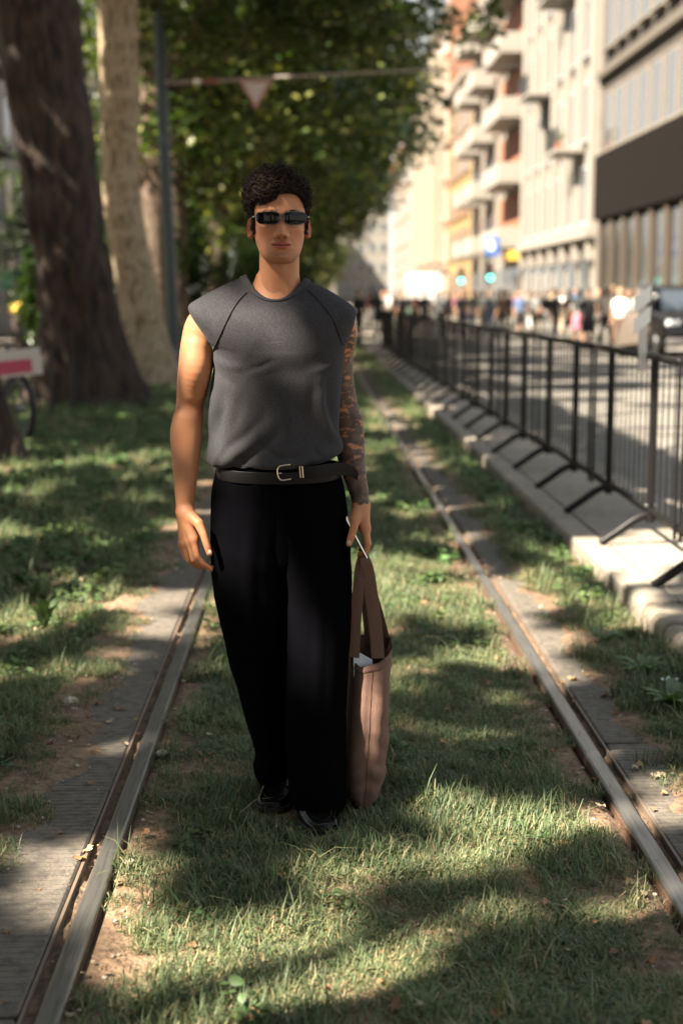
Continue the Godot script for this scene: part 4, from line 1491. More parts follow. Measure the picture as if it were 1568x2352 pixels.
func build_clothes(man: Node3D, off: Transform3D) -> void:
	# ---- sleeveless top
	var T := BODY_T
	var ridge_a := px_path([[506, 1062], [540, 1040], [570, 1018], [612, 986], [648, 935]], T)
	var val_a := px_path([[500, 1040], [535, 1018], [575, 990], [610, 955]], T)
	var val_b := px_path([[540, 1064], [590, 1030], [640, 985]], T)
	var crease := px_path([[568, 846], [600, 838], [632, 822]], T)
	var crease_r := px_path([[574, 858], [606, 850], [640, 838]], T)
	var side_r := px_path([[738, 862], [735, 915], [752, 985], [782, 1022]], T)
	var side_v := px_path([[752, 880], [753, 930], [768, 985]], T)
	var side_w := px_path([[718, 880], [716, 940], [735, 1010]], T)
	var left_r := px_path([[492, 888], [500, 930], [484, 985]], T)
	var left_v := px_path([[516, 880], [512, 940], [500, 1000]], T)
	var low := px_path([[600, 1062], [680, 1052], [760, 1030]], T)
	var low_v := px_path([[640, 1046], [700, 1038], [760, 1016]], T)
	var pec := px_path([[530, 830], [600, 850], [690, 850], [750, 830]], T)
	var more := []
	# pulls from both armpits, soft folds over the belly, gathers above the belt
	for q in [[[[494, 822], [530, 838], [566, 842]], 0.006, 0.007], [[[492, 842], [520, 866], [548, 884]], -0.007, 0.009], [[[783, 822], [750, 842], [716, 850]], 0.006, 0.007], [[[782, 845], [758, 870], [730, 890]], -0.006, 0.009], [[[655, 905], [672, 960], [664, 1012]], 0.006, 0.011], [[[690, 900], [702, 962], [700, 1016]], -0.006, 0.012], [[[560, 900], [552, 950], [536, 990]], -0.005, 0.011], [[[600, 1010], [640, 1040], [700, 1050]], -0.006, 0.008], [[[520, 1010], [506, 1040], [496, 1058]], 0.007, 0.007], [[[552, 1035], [560, 1050], [572, 1062]], -0.006, 0.006], [[[660, 1030], [664, 1046], [672, 1058]], 0.006, 0.006], [[[722, 1020], [730, 1036], [742, 1046]], -0.006, 0.006], [[[470, 700], [490, 730], [500, 765]], -0.004, 0.009], [[[786, 712], [775, 740], [768, 768]], -0.004, 0.009]]:
		more.append([px_path(q[0], T), q[1], q[2]])
	var knots := [
		[566, 633, 698, 641, 689, 0.056, 0.070, 2.1, T], [522, 651, 741, 659, 702, 0.073, 0.085, 2.3, T], [480, 672, 786, 685, 718, 0.092, 0.10, 2.7, T], [448, 690, 809, 702, 733, 0.103, 0.11, 3.1, T],
		[434, 703, 818, 716, 747, 0.109, 0.115, 3.4, T], [438, 720, 815, 733, 763, 0.114, 0.12, 3.3, T], [452, 746, 809, 756, 781, 0.119, 0.12, 3.0, T], [472, 777, 800, 781, 801, 0.123, 0.12, 2.7, T],
		[488, 804, 791, 806, 818, 0.126, 0.12, 2.5, T], [489, 860, 785, 860, 865, 0.126, 0.118, 2.4, T], [484, 930, 779, 940, 935, 0.120, 0.115, 2.3, T], [478, 1000, 779, 998, 1000, 0.121, 0.115, 2.3, T],
		[474, 1038, 785, 1021, 1034, 0.128, 0.12, 2.3, T], [475, 1056, 782, 1036, 1053, 0.128, 0.12, 2.3, T], [486, 1064, 770, 1046, 1063, 0.122, 0.115, 2.3, T], [502, 1060, 764, 1048, 1058, 0.112, 0.105, 2.3, T]]
	var folds := func(p: Vector3, u: float, _a: float) -> float:
		if u < 0.8: return 0.0
		var d := 0.0
		if p.z > -T:
			d += seg_fold(p, ridge_a, 0.015, 0.013)
			d += seg_fold(p, val_a, -0.009, 0.014) + seg_fold(p, val_b, -0.010, 0.013)
			d += seg_fold(p, crease, -0.0034, 0.0042) + seg_fold(p, crease_r, 0.0034, 0.007)
			d += seg_fold(p, side_r, 0.013, 0.010) + seg_fold(p, side_v, -0.011, 0.011) + seg_fold(p, side_w, -0.008, 0.012)
			d += seg_fold(p, left_r, 0.010, 0.010) + seg_fold(p, left_v, -0.009, 0.012)
			d += seg_fold(p, low, 0.009, 0.010) + seg_fold(p, low_v, -0.009, 0.011)
			d += seg_fold(p, pec, -0.007, 0.022)
			for q in more: d += seg_fold(p, q[0], q[1], q[2])
			# chest
			var l := at(575, 775, T)
			var r := at(705, 775, T)
			d += 0.006 * gauss(p.x - l.x, 0.05) * gauss(p.y - l.y, 0.05) + 0.006 * gauss(p.x - r.x, 0.05) * gauss(p.y - r.y, 0.05)
		var k := smoothstep(1.0, 5.0, u)
		d += 0.0050 * k * noise.get_noise_3d(p.x * 26 + p.y * 16, p.y * 20 - p.x * 12, p.z * 16)
		# fine drag lines running down and inwards from the shoulders
		var run := (p.x - 0.0) * 34.0 * (1.0 if p.x > -0.1 else -1.0) + p.y * 22.0
		d += 0.0030 * k * noise.get_noise_3d(run * 2.2, p.y * 7.0 + 40.0, p.x * 5.0)
		d += 0.0036 * smoothstep(7.0, 11.0, u) * noise_b.get_noise_3d(p.x * 60 + p.y * 40, p.y * 34, p.z * 40)
		return d
	var shirt := shell(knots, 9, 168, folds)
	var fabric := cloth_mat("charcoal jersey", Color(0.043, 0.042, 0.046), 13.0, 0.92, 0.25, 0.36)
	var mb := MB.new()
	add_shell(mb, shirt)
	for i in mb.v.size(): mb.v[i] = off * mb.v[i]
	var top := put("sleeveless_top", mb.mesh(fabric), man)
	# collar band lies on the top's first rows
	var band := MB.new()
	var s := band.v.size()
	var cols: int = shirt.cols
	var prof := [[0, 0.0], [0, 0.0036], [1, 0.0044], [2.4, 0.0044], [3.0, 0.0036], [3.3, 0.0]]
	for q in prof:
		var r0 := int(q[0])
		for k in cols:
			var p: Vector3 = shirt.p[r0 * cols + k]
			var p2: Vector3 = shirt.p[(r0 + 1) * cols + k]
			p = p.lerp(p2, q[0] - r0)
			var a: Vector3 = shirt.p[r0 * cols + (k + 1) % cols] - shirt.p[r0 * cols + (k + cols - 1) % cols]
			var b: Vector3 = shirt.p[(r0 + 2) * cols + k] - shirt.p[r0 * cols + k]
			var nn := a.cross(b).normalized()
			if nn.y < 0: nn = -nn
			band.p(off * (p + nn * q[1]))
	band.grid(s, prof.size(), cols, true)
	put("collar", band.mesh(cloth_mat("collar rib", Color(0.050, 0.048, 0.052), 26.0, 0.9, 0.25, 0.35)), top)
	var dark := mat("seam thread", Color(0.008, 0.008, 0.010), 0.85)
	for line in [[[566, 672], [548, 690], [531, 716], [515, 748], [503, 775], [489, 806]], [[705, 665], [722, 680], [742, 702], [762, 728], [775, 757], [787, 792]]]:
		var sm := MB.new()
		var fine := []
		for q in line: fine.append(Vector3(q[0], q[1], 0))
		var dense := []
		for q in curve(fine, 4): dense.append([q.x, q.y])
		var path := on_cloth(shirt, dense, T, 0.0014)
		for i in path.size(): path[i] = off * path[i]
		sm.tube(path, [0.0023], 6)
		put("raglan_seam", sm.mesh(dark), top)
	# ---- trousers
	var wool := cloth_mat("black trouser cloth", Color(0.0022, 0.0022, 0.0030), 30.0, 0.95, 0.0, 0.2)
	wool.metallic_specular = 0.06
	var tm := MB.new()
	var hip_f := func(p: Vector3, u: float, a: float) -> float:
		var d := 0.0025 * noise.get_noise_3d(p.x * 22, p.y * 9, p.z * 22)
		for q in [[560, 0.006], [600, -0.004], [712, 0.006], [675, -0.004]]:
			d += q[1] * gauss(p.x - at(q[0], 1200, T).x, 0.012) * smoothstep(0.3, 1.0, u) * (1.0 if sin(a) > 0 else 0.0)
		return d
	add_shell(tm, shell([[504, 1064, 768, 1062, 1066, 0.104, 0.104, 2.3, T], [500, 1120, 782, 1118, 1122, 0.112, 0.114, 2.3, T], [500, 1200, 788, 1200, 1200, 0.113, 0.118, 2.3, T], [520, 1290, 780, 1290, 1288, 0.092, 0.10, 2.3, T], [590, 1340, 720, 1340, 1338, 0.04, 0.06, 2.3, T]], 8, 120, hip_f))
	var leg_f := func(p: Vector3, u: float, a: float) -> float:
		var d := 0.0085 * noise.get_noise_3d(p.x * 24 + p.y * 5, p.y * 10, p.z * 24)
		d += 0.0035 * noise_b.get_noise_3d(p.x * 50, p.y * 26 + p.x * 30, p.z * 50)
		d += 0.006 * gauss(a - PI * 0.5, 0.10)   # pressed crease
		# bunching at the knee and over the shoe
		d += 0.0065 * noise_b.get_noise_3d(p.x * 34, p.y * 62 + p.x * 40, p.z * 20) * (gauss(u - 8.5, 1.3) + gauss(u - 14.0, 1.4))
		d += 0.0060 * noise.get_noise_3d(p.x * 30 + p.y * 46, p.y * 40, 7.0) * gauss(u - 4.6, 1.2)
		return d
	var lt := [4.10, 4.10, 4.10, 4.10, 4.10, 4.10, 4.11, 4.13, 4.15, 4.17, 4.19, 4.205, 4.21, 4.215, 4.22, 4.22]
	var ll := [[500, 1064, 690], [496, 1090, 694], [489, 1124, 694], [487, 1190, 684], [488, 1260, 668], [490, 1320, 660], [493, 1385, 666], [506, 1450, 667], [521, 1512, 665], [541, 1582, 664], [561, 1652, 665], [583, 1720, 667], [580, 1752, 668], [583, 1772, 668], [592, 1790, 668], [600, 1804, 666]]
	var kn := []
	for i in ll.size():
		var w: float = [0.110, 0.113, 0.122, 0.127, 0.125, 0.119, 0.112, 0.104, 0.099, 0.098, 0.098, 0.096, 0.092, 0.088, 0.084, 0.078][i]
		kn.append([ll[i][0], ll[i][1], ll[i][2], ll[i][1], ll[i][1] + 2, w, w, 2.2, lt[i]])
	add_shell(tm, shell(kn, 9, 90, leg_f))
	var rt := [4.10, 4.10, 4.10, 4.10, 4.10, 4.095, 4.085, 4.07, 4.055, 4.045, 4.035, 4.025, 4.015, 4.01, 4.01]
	var rl := [[588, 1064, 774], [590, 1090, 783], [598, 1124, 792], [616, 1190, 801], [634, 1260, 805], [648, 1320, 807], [655, 1385, 807], [658, 1450, 805], [658, 1520, 801], [658, 1600, 798], [660, 1700, 796], [663, 1780, 795], [667, 1822, 794], [673, 1842, 792], [684, 1856, 787]]
	kn = []
	for i in rl.size():
		var w: float = [0.110, 0.113, 0.122, 0.127, 0.125, 0.119, 0.113, 0.107, 0.104, 0.104, 0.102, 0.098, 0.090, 0.082, 0.074][i]
		kn.append([rl[i][0], rl[i][1], rl[i][2], rl[i][1], rl[i][1] + 2, w, w, 2.2, rt[i]])
	add_shell(tm, shell(kn, 9, 90, leg_f))
	for i in tm.v.size(): tm.v[i] = off * tm.v[i]
	put("trousers", tm.mesh(wool), man)
	# ---- belt
	var leather := mat("black belt leather", Color(0.0055, 0.005, 0.005), 0.5, {"spec": 0.3, "bump_tex": noise_tex(0.1, [], 256, 4, 12), "scale": 20.0, "bump": 0.03})
	var belt := MB.new()
	var s0 := belt.v.size()
	var bl := 0.0175
	var nk := 96
	for ring in [[-bl, 0.0], [-bl + 0.002, 0.004], [bl - 0.002, 0.004], [bl, 0.0]]:
		for k in nk:
			var a := TAU * k / nk
			var L := at(501, 1078, T)
			var R := at(779, 1078, T)
			var m := (L + R) * 0.5
			var hw := (R.x - L.x) * 0.5 + 0.0015
			var cx := signf(cos(a)) * pow(absf(cos(a)), 2.0 / 2.6)
			var sz := signf(sin(a)) * pow(absf(sin(a)), 2.0 / 2.6)
			var drop := -0.011 * maxf(sin(a), 0.0)
			belt.p(off * Vector3(m.x + (hw + ring[1]) * cx, m.y + drop + ring[0], -T + (0.1235 + ring[1]) * sz))
	belt.grid(s0, 4, nk, true)
	var belt_o := put("belt", belt.mesh(leather), man)
	# loose end of the belt stands off to the side
	var tail := MB.new()
	var tp := curve([at(684, 1086, 3.976), at(720, 1084, 3.972), at(757, 1079, 3.985), at(790, 1077, 4.0), at(813, 1086, 4.012), at(821, 1097, 4.018)], 7)
	var nt := tp.size()
	var s1 := tail.v.size()
	for i in nt:
		var u := float(i) / (nt - 1)
		var hh := bl * (1.0 if u < 0.86 else sqrt(maxf(0.0, 1.0 - pow((u - 0.86) / 0.14, 2.0))) * 0.95 + 0.05)
		if u > 0.6: hh *= lerpf(1.0, 0.72, smoothstep(0.6, 1.0, u))
		var d: Vector3 = (tp[mini(i + 1, nt - 1)] - tp[maxi(i - 1, 0)]).normalized()
		var out := Vector3(-d.z, 0, d.x).normalized()
		if out.z < 0: out = -out
		var up := Vector3.UP.lerp(out, 0.25 * smoothstep(0.5, 1.0, u)).normalized()
		for q in [[hh, 0.0016], [-hh, 0.0016], [-hh, -0.0016], [hh, -0.0016]]:
			tail.p(off * (tp[i] + up * q[0] + out * q[1]))
	tail.grid(s1, nt, 4, true)
	put("belt_end", tail.mesh(leather), belt_o)
	var brass := mat("pale buckle metal", Color(0.72, 0.62, 0.46), 0.28, {"metal": 1.0})
	var bk := MB.new()
	var bt := 3.966
	var ring_ := curve([at(667, 1067, bt), at(651, 1069, bt), at(641, 1072, bt), at(637, 1080, bt), at(638, 1092, bt), at(642, 1100, bt), at(650, 1103, bt), at(668, 1100, bt)], 5)
	for i in ring_.size(): ring_[i] = off * ring_[i]
	bk.tube(ring_, [0.0019], 8)
	bk.tube([off * at(637, 1087, bt), off * at(647, 1087, bt - 0.002)], [0.0016], 6)
	put("buckle", bk.mesh(brass), belt_o)
	for x in [689.0, 695.0]:
		var lp := MB.new()
		var b0 := at(x, 1084, 3.968)
		lp.box(off * b0, Vector3(0.0028, 0.034, 0.004), 0.001, Basis(Vector3.BACK, 0.08))
		put("keeper", lp.mesh(brass), belt_o)
	# ---- shoes
	for q in FEET: shoe(man, off, Vector3(q[0], 0, q[1]), q[2], 0.012)

func shoe(man: Node3D, off: Transform3D, toe: Vector3, turn: float, lift: float) -> void:
	var leather := mat("black shoe leather", Color(0.006, 0.0045, 0.0045), 0.27, {"spec": 0.34, "bump_tex": noise_tex(0.03, [], 256, 3, 33), "scale": 9.0, "bump": 0.08})
	var rubber := mat("black shoe sole", Color(0.010, 0.010, 0.010), 0.6)
	var xf := Transform3D(Basis(Vector3.UP, turn), Vector3(toe.x, -0.008 + lift, toe.z))
	var len_ := 0.29
	var us := [0.0, 0.02, 0.06, 0.12, 0.22, 0.34, 0.5, 0.7, 0.88, 0.97, 1.0]
	var ws := [0.012, 0.030, 0.042, 0.0485, 0.0525, 0.053, 0.046, 0.038, 0.035, 0.026, 0.010]
	var hs := [0.020, 0.031, 0.038, 0.043, 0.049, 0.060, 0.076, 0.085, 0.088, 0.084, 0.070]
	var up := MB.new()
	var cols := 44
	var rows := 60
	for r in rows:
		var u := float(r) / (rows - 1)
		u = u * u * 0.4 + u * 0.6
		var w := smooth_table(us, ws, u)
		var h := smooth_table(us, hs, u)
		for k in cols:
			var a := PI * k / (cols - 1)
			var c := cos(a)
			var sn := sin(a)
			var x := w * signf(c) * pow(absf(c), 0.62)
			var y := 0.016 + (h - 0.016) * pow(sn, 0.72)
			# apron: the top panel is set into the vamp with a raised seam
			var ap := absf(absf(c) - 0.60)
			if u > 0.035 and u < 0.40:
				y += 0.0026 * gauss(ap, 0.07) - (0.0022 if absf(c) < 0.55 else 0.0)
			# strap across the vamp
			if u > 0.30 and u < 0.375: y += 0.0035; x *= 1.03
			up.p(off * (xf * Vector3(x, y, -u * len_)))
	up.grid(0, rows, cols)
	var shoe_o := put("shoe", up.mesh(leather), man)
	var so := MB.new()
	var nn := 48
	for q in [[0.0, 1.04], [0.014, 1.10], [0.018, 1.08], [0.019, 0.9]]:
		for k in nn:
			var a := TAU * k / nn
			var u := 0.5 - 0.5 * cos(a)
			var w: float = smooth_table(us, ws, u) * q[1] + 0.003
			so.p(off * (xf * Vector3(w * signf(sin(a)) * pow(absf(sin(a)), 0.25), q[0], -u * len_ * 1.01 + 0.006 * cos(a))))
	so.grid(0, 4, nn, true)
	put("sole", so.mesh(rubber), shoe_o)
	# apron seam
	var seam := MB.new()
	var path := []
	for i in 25:
		var v := -1.0 + 2.0 * i / 24.0
		var u := 0.05 + 0.27 * pow(absf(v), 1.6)
		var w := smooth_table(us, ws, u) * 0.70
		var h := smooth_table(us, hs, u)
		var xx := clampf(v * 1.5, -1, 1) * 0.70
		var c := pow(absf(xx), 1.0 / 0.62)
		path.append(off * (xf * Vector3(xx * w / 0.70, 0.016 + (h - 0.016) * pow(sqrt(1.0 - c * c), 0.72), -u * len_)))
	seam.tube(path, [0.0014], 6)
	put("apron_seam", seam.mesh(leather), shoe_o)

func lens_outline(side: float, n: int) -> Array:
	# rounded rectangle, flat on top, deeper at the outer lower corner
	var out := []
	for k in n:
		var a := TAU * k / n
		var c := cos(a)
		var s := sin(a)
		var x := 0.0300 * signf(c) * pow(absf(c), 0.50)
		var y := 0.0168 * signf(s) * pow(absf(s), 0.56)
		if s < 0: x *= 1.0 - 0.16 * absf(s)
		out.append(Vector2(x, y - 0.0012 * absf(x) / 0.03 * 0.0))
	return out

func build_sunglasses(hx: Transform3D) -> void:
	var g := thing("sunglasses", "narrow dark sunglasses with thin black frame on the man's face", "sunglasses", hx * Vector3(0, 0, 0.1))
	var off := Transform3D(Basis.IDENTITY, -g.position) * hx
	var dark := mat("dark lens", Color(0.003, 0.0034, 0.003), 0.05, {"spec": 0.34})
	var metal := mat("black frame metal", Color(0.012, 0.012, 0.013), 0.32, {"spec": 0.6})
	for side in [-1.0, 1.0]:
		var place := func(q: Vector2, dz: float) -> Vector3:
			var x: float = side * 0.0345 + q.x
			var z: float = 0.1045 - x * x * 4.2 + dz - q.y * q.y * 6.0
			return off * Vector3(x, 0.0015 + q.y + absf(x) * 0.02, z)
		var out := lens_outline(side, 44)
		var mb := MB.new()
		for layer in [0.0, -0.0018]:
			var s := mb.v.size()
			for i in 7:
				for q in out: mb.p(place.call(q * (i / 6.0), layer))
			mb.grid(s, 7, 44, true)
		put("lens", mb.mesh(dark), g)
		var fr := MB.new()
		var path := []
		for q in out: path.append(place.call(q, -0.0008))
		path.append(path[0]); path.append(path[1])
		fr.tube(path, [0.00135], 6, false)
		put("lens_frame", fr.mesh(metal), g)
		var tp := MB.new()
		var x0: float = side * 0.0645
		tp.tube(curve([off * Vector3(x0, 0.006, 0.087), off * Vector3(side * 0.0715, 0.0065, 0.079), off * Vector3(side * 0.0745, 0.006, 0.05), off * Vector3(side * 0.0745, 0.003, 0.0), off * Vector3(side * 0.073, -0.018, -0.03)], 5), [0.0013], 6)
		put("temple", tp.mesh(metal), g)
		var hg := MB.new()
		hg.box(off * Vector3(side * 0.0705, 0.0064, 0.0815), Vector3(0.007, 0.0022, 0.003), 0.0006, Basis(Vector3.UP, side * 0.7))
		put("hinge", hg.mesh(mat("bright hinge metal", Color(0.75, 0.73, 0.70), 0.2, {"metal": 1.0})), g)
	var br := MB.new()
	br.tube(curve([off * Vector3(-0.0075, 0.0065, 0.1035), off * Vector3(0, 0.0085, 0.1075), off * Vector3(0.0075, 0.0065, 0.1035)], 5), [0.0014], 6)
	put("bridge", br.mesh(metal), g)

func build_bag() -> void:
	var bag_t := 4.02
	var bag := thing("tote_bag", "brown canvas tote bag hanging from the man's tattooed hand", "bag", at(840, 1866, bag_t))
	var off := Transform3D(Basis.IDENTITY, -bag.position)
	var canvas := cloth_mat("brown canvas", Color(0.172, 0.104, 0.080), 16.0, 0.9, 0.2, 0.28)
	var seam_m := mat("brown seam", Color(0.09, 0.045, 0.032), 0.9)
	# side view rows: py, left, right, half reach along the walk (z)
	var rows_ := [[1503, 811, 899, 0.150], [1530, 808, 898, 0.158], [1580, 804, 895, 0.168], [1640, 800, 892, 0.174], [1700, 797, 889, 0.176], [1750, 794, 886, 0.176], [1790, 795, 882, 0.174], [1820, 803, 867, 0.172], [1845, 816, 851, 0.170], [1868, 832, 836, 0.168]]
	var mb := MB.new()
	var us := []
	var L := []
	var R := []
	var Z := []
	for q in rows_:
		us.append(q[0]); L.append(q[1]); R.append(q[2]); Z.append(q[3])
	var nr := 90
	var nc := 96
	var zc := -bag_t - 0.165
	var grid_pts := []
	for r in nr:
		var py := 1503.0 + 365.0 * float(r) / (nr - 1)
		var a0 := at(smooth_table(us, L, py) - 1.0, py, bag_t + 0.06)
		var a1 := at(smooth_table(us, R, py) + 2.0, py, bag_t + 0.06)
		var hz := smooth_table(us, Z, py)
		var m := (a0 + a1) * 0.5
		var hw := (a1.x - a0.x) * 0.5
		for k in nc:
			var a := TAU * k / nc
			var c := cos(a)
			var s := sin(a)
			var x := hw * signf(c) * pow(absf(c), 0.55)
			var z := hz * signf(s) * pow(absf(s), 0.55)
			var top := 0.0
			if r == 0: top = 0.0
			var p := Vector3(m.x + x, m.y + 0.010 * c * (1.0 - float(r) / nr) - 0.026 * gauss(c + 0.35, 0.42) * maxf(s, 0.0) * maxf(0.0, 1.0 - r / 14.0), zc + z)
			var nn := Vector3(c, 0, s).normalized()
			var w := 0.0060 * noise.get_noise_3d(p.x * 38, p.y * 30, p.z * 38) + 0.0050 * noise_b.get_noise_3d(p.x * 75, p.y * 120 + p.x * 60, p.z * 70)
			# creases run down and across from the side seam near the bottom
			w += 0.0035 * sin((p.y * 95.0) + absf(x) * 70.0 + 3.0 * noise.get_noise_2d(p.y * 40, p.x * 40)) * smoothstep(0.35, 0.9, float(r) / nr) * gauss(s - 0.9, 0.35)
			w -= 0.0035 * gauss(x, 0.004) * (1.0 if s > 0 else 0.0)
			w += 0.0035 * (1.0 if r < 5 else 0.0)
			p += nn * w
			mb.p(off * p)
			grid_pts.append(p)
	mb.grid(0, nr, nc, true)
	# inner lining seen in the mouth
	var s1 := mb.v.size()
	for r in 10:
		for k in nc:
			var p: Vector3 = grid_pts[r * 2 * nc + k]
			var c0 := Vector3(at(855, 1503, bag_t).x, p.y, zc)
			mb.p(off * (p + (c0 - p).normalized() * 0.004))
	mb.grid(s1, 10, nc, true)
	put("bag_body", mb.mesh(canvas), bag)
	var sm := MB.new()
	var path := []
	for r in range(4, nr - 2, 2):
		path.append(off * (grid_pts[r * nc + nc / 4] + Vector3(0, 0, 0.001)))
	sm.tube(path, [0.0016], 6)
	put("side_seam", sm.mesh(seam_m), bag)
	var hem := MB.new()
	for rr in [5]:
		var pp := []
		for k in nc + 2: pp.append(off * (grid_pts[rr * nc + k % nc]))
		hem.tube(pp, [0.0012], 5, false)
	put("mouth_hem", hem.mesh(seam_m), bag)
	# straps: each panel has one, both gathered in the hand
	var hand := at(833, 1266, 4.05)
	for q in [[[[868, 1512, 4.03], [862, 1440, 4.035], [853, 1370, 4.04], [845, 1315, 4.04], [838, 1284, 4.042], [834, 1264, 4.05]], 0.0195], [[[812, 1510, 4.05], [816, 1430, 4.05], [822, 1360, 4.05], [827, 1310, 4.05], [831, 1280, 4.052], [833, 1264, 4.056]], 0.0170], [[[850, 1490, 4.27], [844, 1420, 4.20], [837, 1350, 4.13], [834, 1300, 4.09], [833, 1266, 4.066]], 0.0150], [[[890, 1490, 4.28], [872, 1420, 4.21], [852, 1350, 4.13], [840, 1300, 4.09], [835, 1266, 4.062]], 0.0150]]:
		var st := MB.new()
		var pts := []
		for w in q[0]: pts.append(at(w[0], w[1], w[2]))
		var cv := curve(pts, 7)
		var n := cv.size()
		for i in n:
			var u := float(i) / (n - 1)
			var d: Vector3 = (cv[mini(i + 1, n - 1)] - cv[maxi(i - 1, 0)]).normalized()
			var side := Vector3(1, 0, 0.35).rotated(Vector3.UP, 0.9 * smoothstep(0.6, 1.0, u))
			side = (side - d * side.dot(d)).normalized()
			var nn := d.cross(side).normalized()
			var hw: float = q[1] * lerpf(1.0, 0.55, smoothstep(0.55, 1.0, u))
			for e in [[hw, 0.0014], [0.0, 0.0026], [-hw, 0.0014], [-hw, -0.0014], [hw, -0.0014]]:
				st.p(off * (cv[i] + side * e[0] + nn * e[1]))
		st.grid(0, n, 5, true)
		put("strap", st.mesh(canvas), bag)
	# papers inside the bag
	var paper := thing("paper_sheet", "folded white paper sticking out of the brown tote bag", "paper", at(832, 1520, 4.10))
	var pm := MB.new()
	var po := paper.position
	var pa := [at(811, 1492, 4.055), at(855, 1516, 4.055), at(850, 1700, 4.075), at(815, 1700, 4.075)]
	pm.face([pa[0] - po, pa[1] - po, pa[2] - po, pa[3] - po])
	pm.face([pa[3] - po + Vector3(0.0, 0, -0.003), pa[2] - po + Vector3(0, 0, -0.003), pa[1] - po + Vector3(0, 0, -0.003), pa[0] - po + Vector3(0, 0, -0.003)])
	pm.face([pa[0] - po, pa[0] - po + Vector3(0, 0, -0.003), pa[1] - po + Vector3(0, 0, -0.003), pa[1] - po])
	put("sheet", pm.mesh(mat("white paper", Color(0.62, 0.66, 0.76), 0.7)), paper)
	# phone between thumb and fingers
	var ph_c := at(818, 1234, 4.035)
	var phone := thing("phone", "phone with a dark back and pale edge between the man's thumb and fingers", "phone", ph_c)
	var ax := (at(836, 1268, 4.035) - at(799, 1198, 4.035)).normalized()
	var nx := Vector3(0, 0, 1).cross(ax).normalized()
	var bs := Basis(nx, ax, nx.cross(ax))
	var pb := MB.new()
	pb.box(Vector3.ZERO, Vector3(0.0085, 0.128, 0.066), 0.003, bs)
	put("case", pb.mesh(mat("dark phone back", Color(0.012, 0.012, 0.013), 0.2, {"spec": 0.6})), phone)
	var pe := MB.new()
	pe.box(nx * 0.0001, Vector3(0.0056, 0.1295, 0.0672), 0.002, bs)
	put("metal_edge", pe.mesh(mat("pale phone edge", Color(0.78, 0.70, 0.58), 0.25, {"metal": 1.0})), phone)


# ======================================================================
# BARRIERS AND STREET FURNITURE
# ======================================================================
func build_barriers() -> void:
	var paint := mat("black barrier paint", Color(0.008, 0.0075, 0.0075), 0.42, {"spec": 0.34, "bump_tex": noise_tex(0.05, [], 256, 4, 71), "scale": 4.0, "bump": 0.06})
	var top_m := MB.new()
	top_m.tube([Vector3(0, 1.08, -1.19), Vector3(0, 1.08, 1.19)], [0.021], 12)
	var low_m := MB.new()
	low_m.tube([Vector3(0, 0.20, -1.19), Vector3(0, 0.20, 1.19)], [0.016], 10)
	var post_m := MB.new()
	post_m.tube([Vector3(0, 0.13, 0), Vector3(0, 1.085, 0)], [0.0255], 12)
	var bar_m := MB.new()
	bar_m.tube([Vector3(0, 0.20, 0), Vector3(0, 1.07, 0)], [0.0045], 6)
	var foot_m := MB.new()
	foot_m.tube(curve([Vector3(-0.285, 0.0, 0), Vector3(-0.20, 0.058, 0), Vector3(-0.075, 0.145, 0), Vector3(0, 0.166, 0), Vector3(0.075, 0.145, 0), Vector3(0.20, 0.058, 0), Vector3(0.285, 0.0, 0)], 5), [0.019], 10, true, 1.25, Vector3(0, 0.1, 1))
	var bolt_m := MB.new()
	bolt_m.tube([Vector3(-0.03, 0, 0), Vector3(0.03, 0, 0)], [0.011], 8)
	var meshes := [top_m.mesh(paint), low_m.mesh(paint), post_m.mesh(paint), bar_m.mesh(paint), foot_m.mesh(paint), bolt_m.mesh(mat("bolt metal", Color(0.55, 0.53, 0.5), 0.3, {"metal": 1.0}))]
	var rr := RandomNumberGenerator.new()
	rr.seed = 31
	for i in 13:
		var z := -6.25 - i * 2.44
		var x := 1.985 - 0.0045 * (-z - 6) + rr.randf_range(-0.012, 0.012)
		var b := thing("crowd_barrier", "black steel crowd barrier with thin vertical bars standing on the pale platform", "barrier", Vector3(x, 0.1, z), rr.randf_range(-0.012, 0.012), "crowd barriers in a row along the platform")
		put("top_rail", meshes[0], b)
		put("bottom_rail", meshes[1], b)
		for s in [-1.0, 1.0]:
			put("post", meshes[2], b, Vector3(0, 0, s * 0.61))
			put("foot", meshes[4], b, Vector3(0, 0.006, s * 0.61))
			put("bolt", meshes[5], b, Vector3(0, 0.23, s * 0.61))
			put("end_bar", meshes[2], b, Vector3(0, 0.0, s * 1.185)).scale = Vector3(0.40, 1.0, 0.40)
		for k in 17:
			var u := -1.1 + 2.2 * k / 16.0
			if absf(absf(u) - 0.61) < 0.03: continue
			put("bar", meshes[3], b, Vector3(0, 0, u))

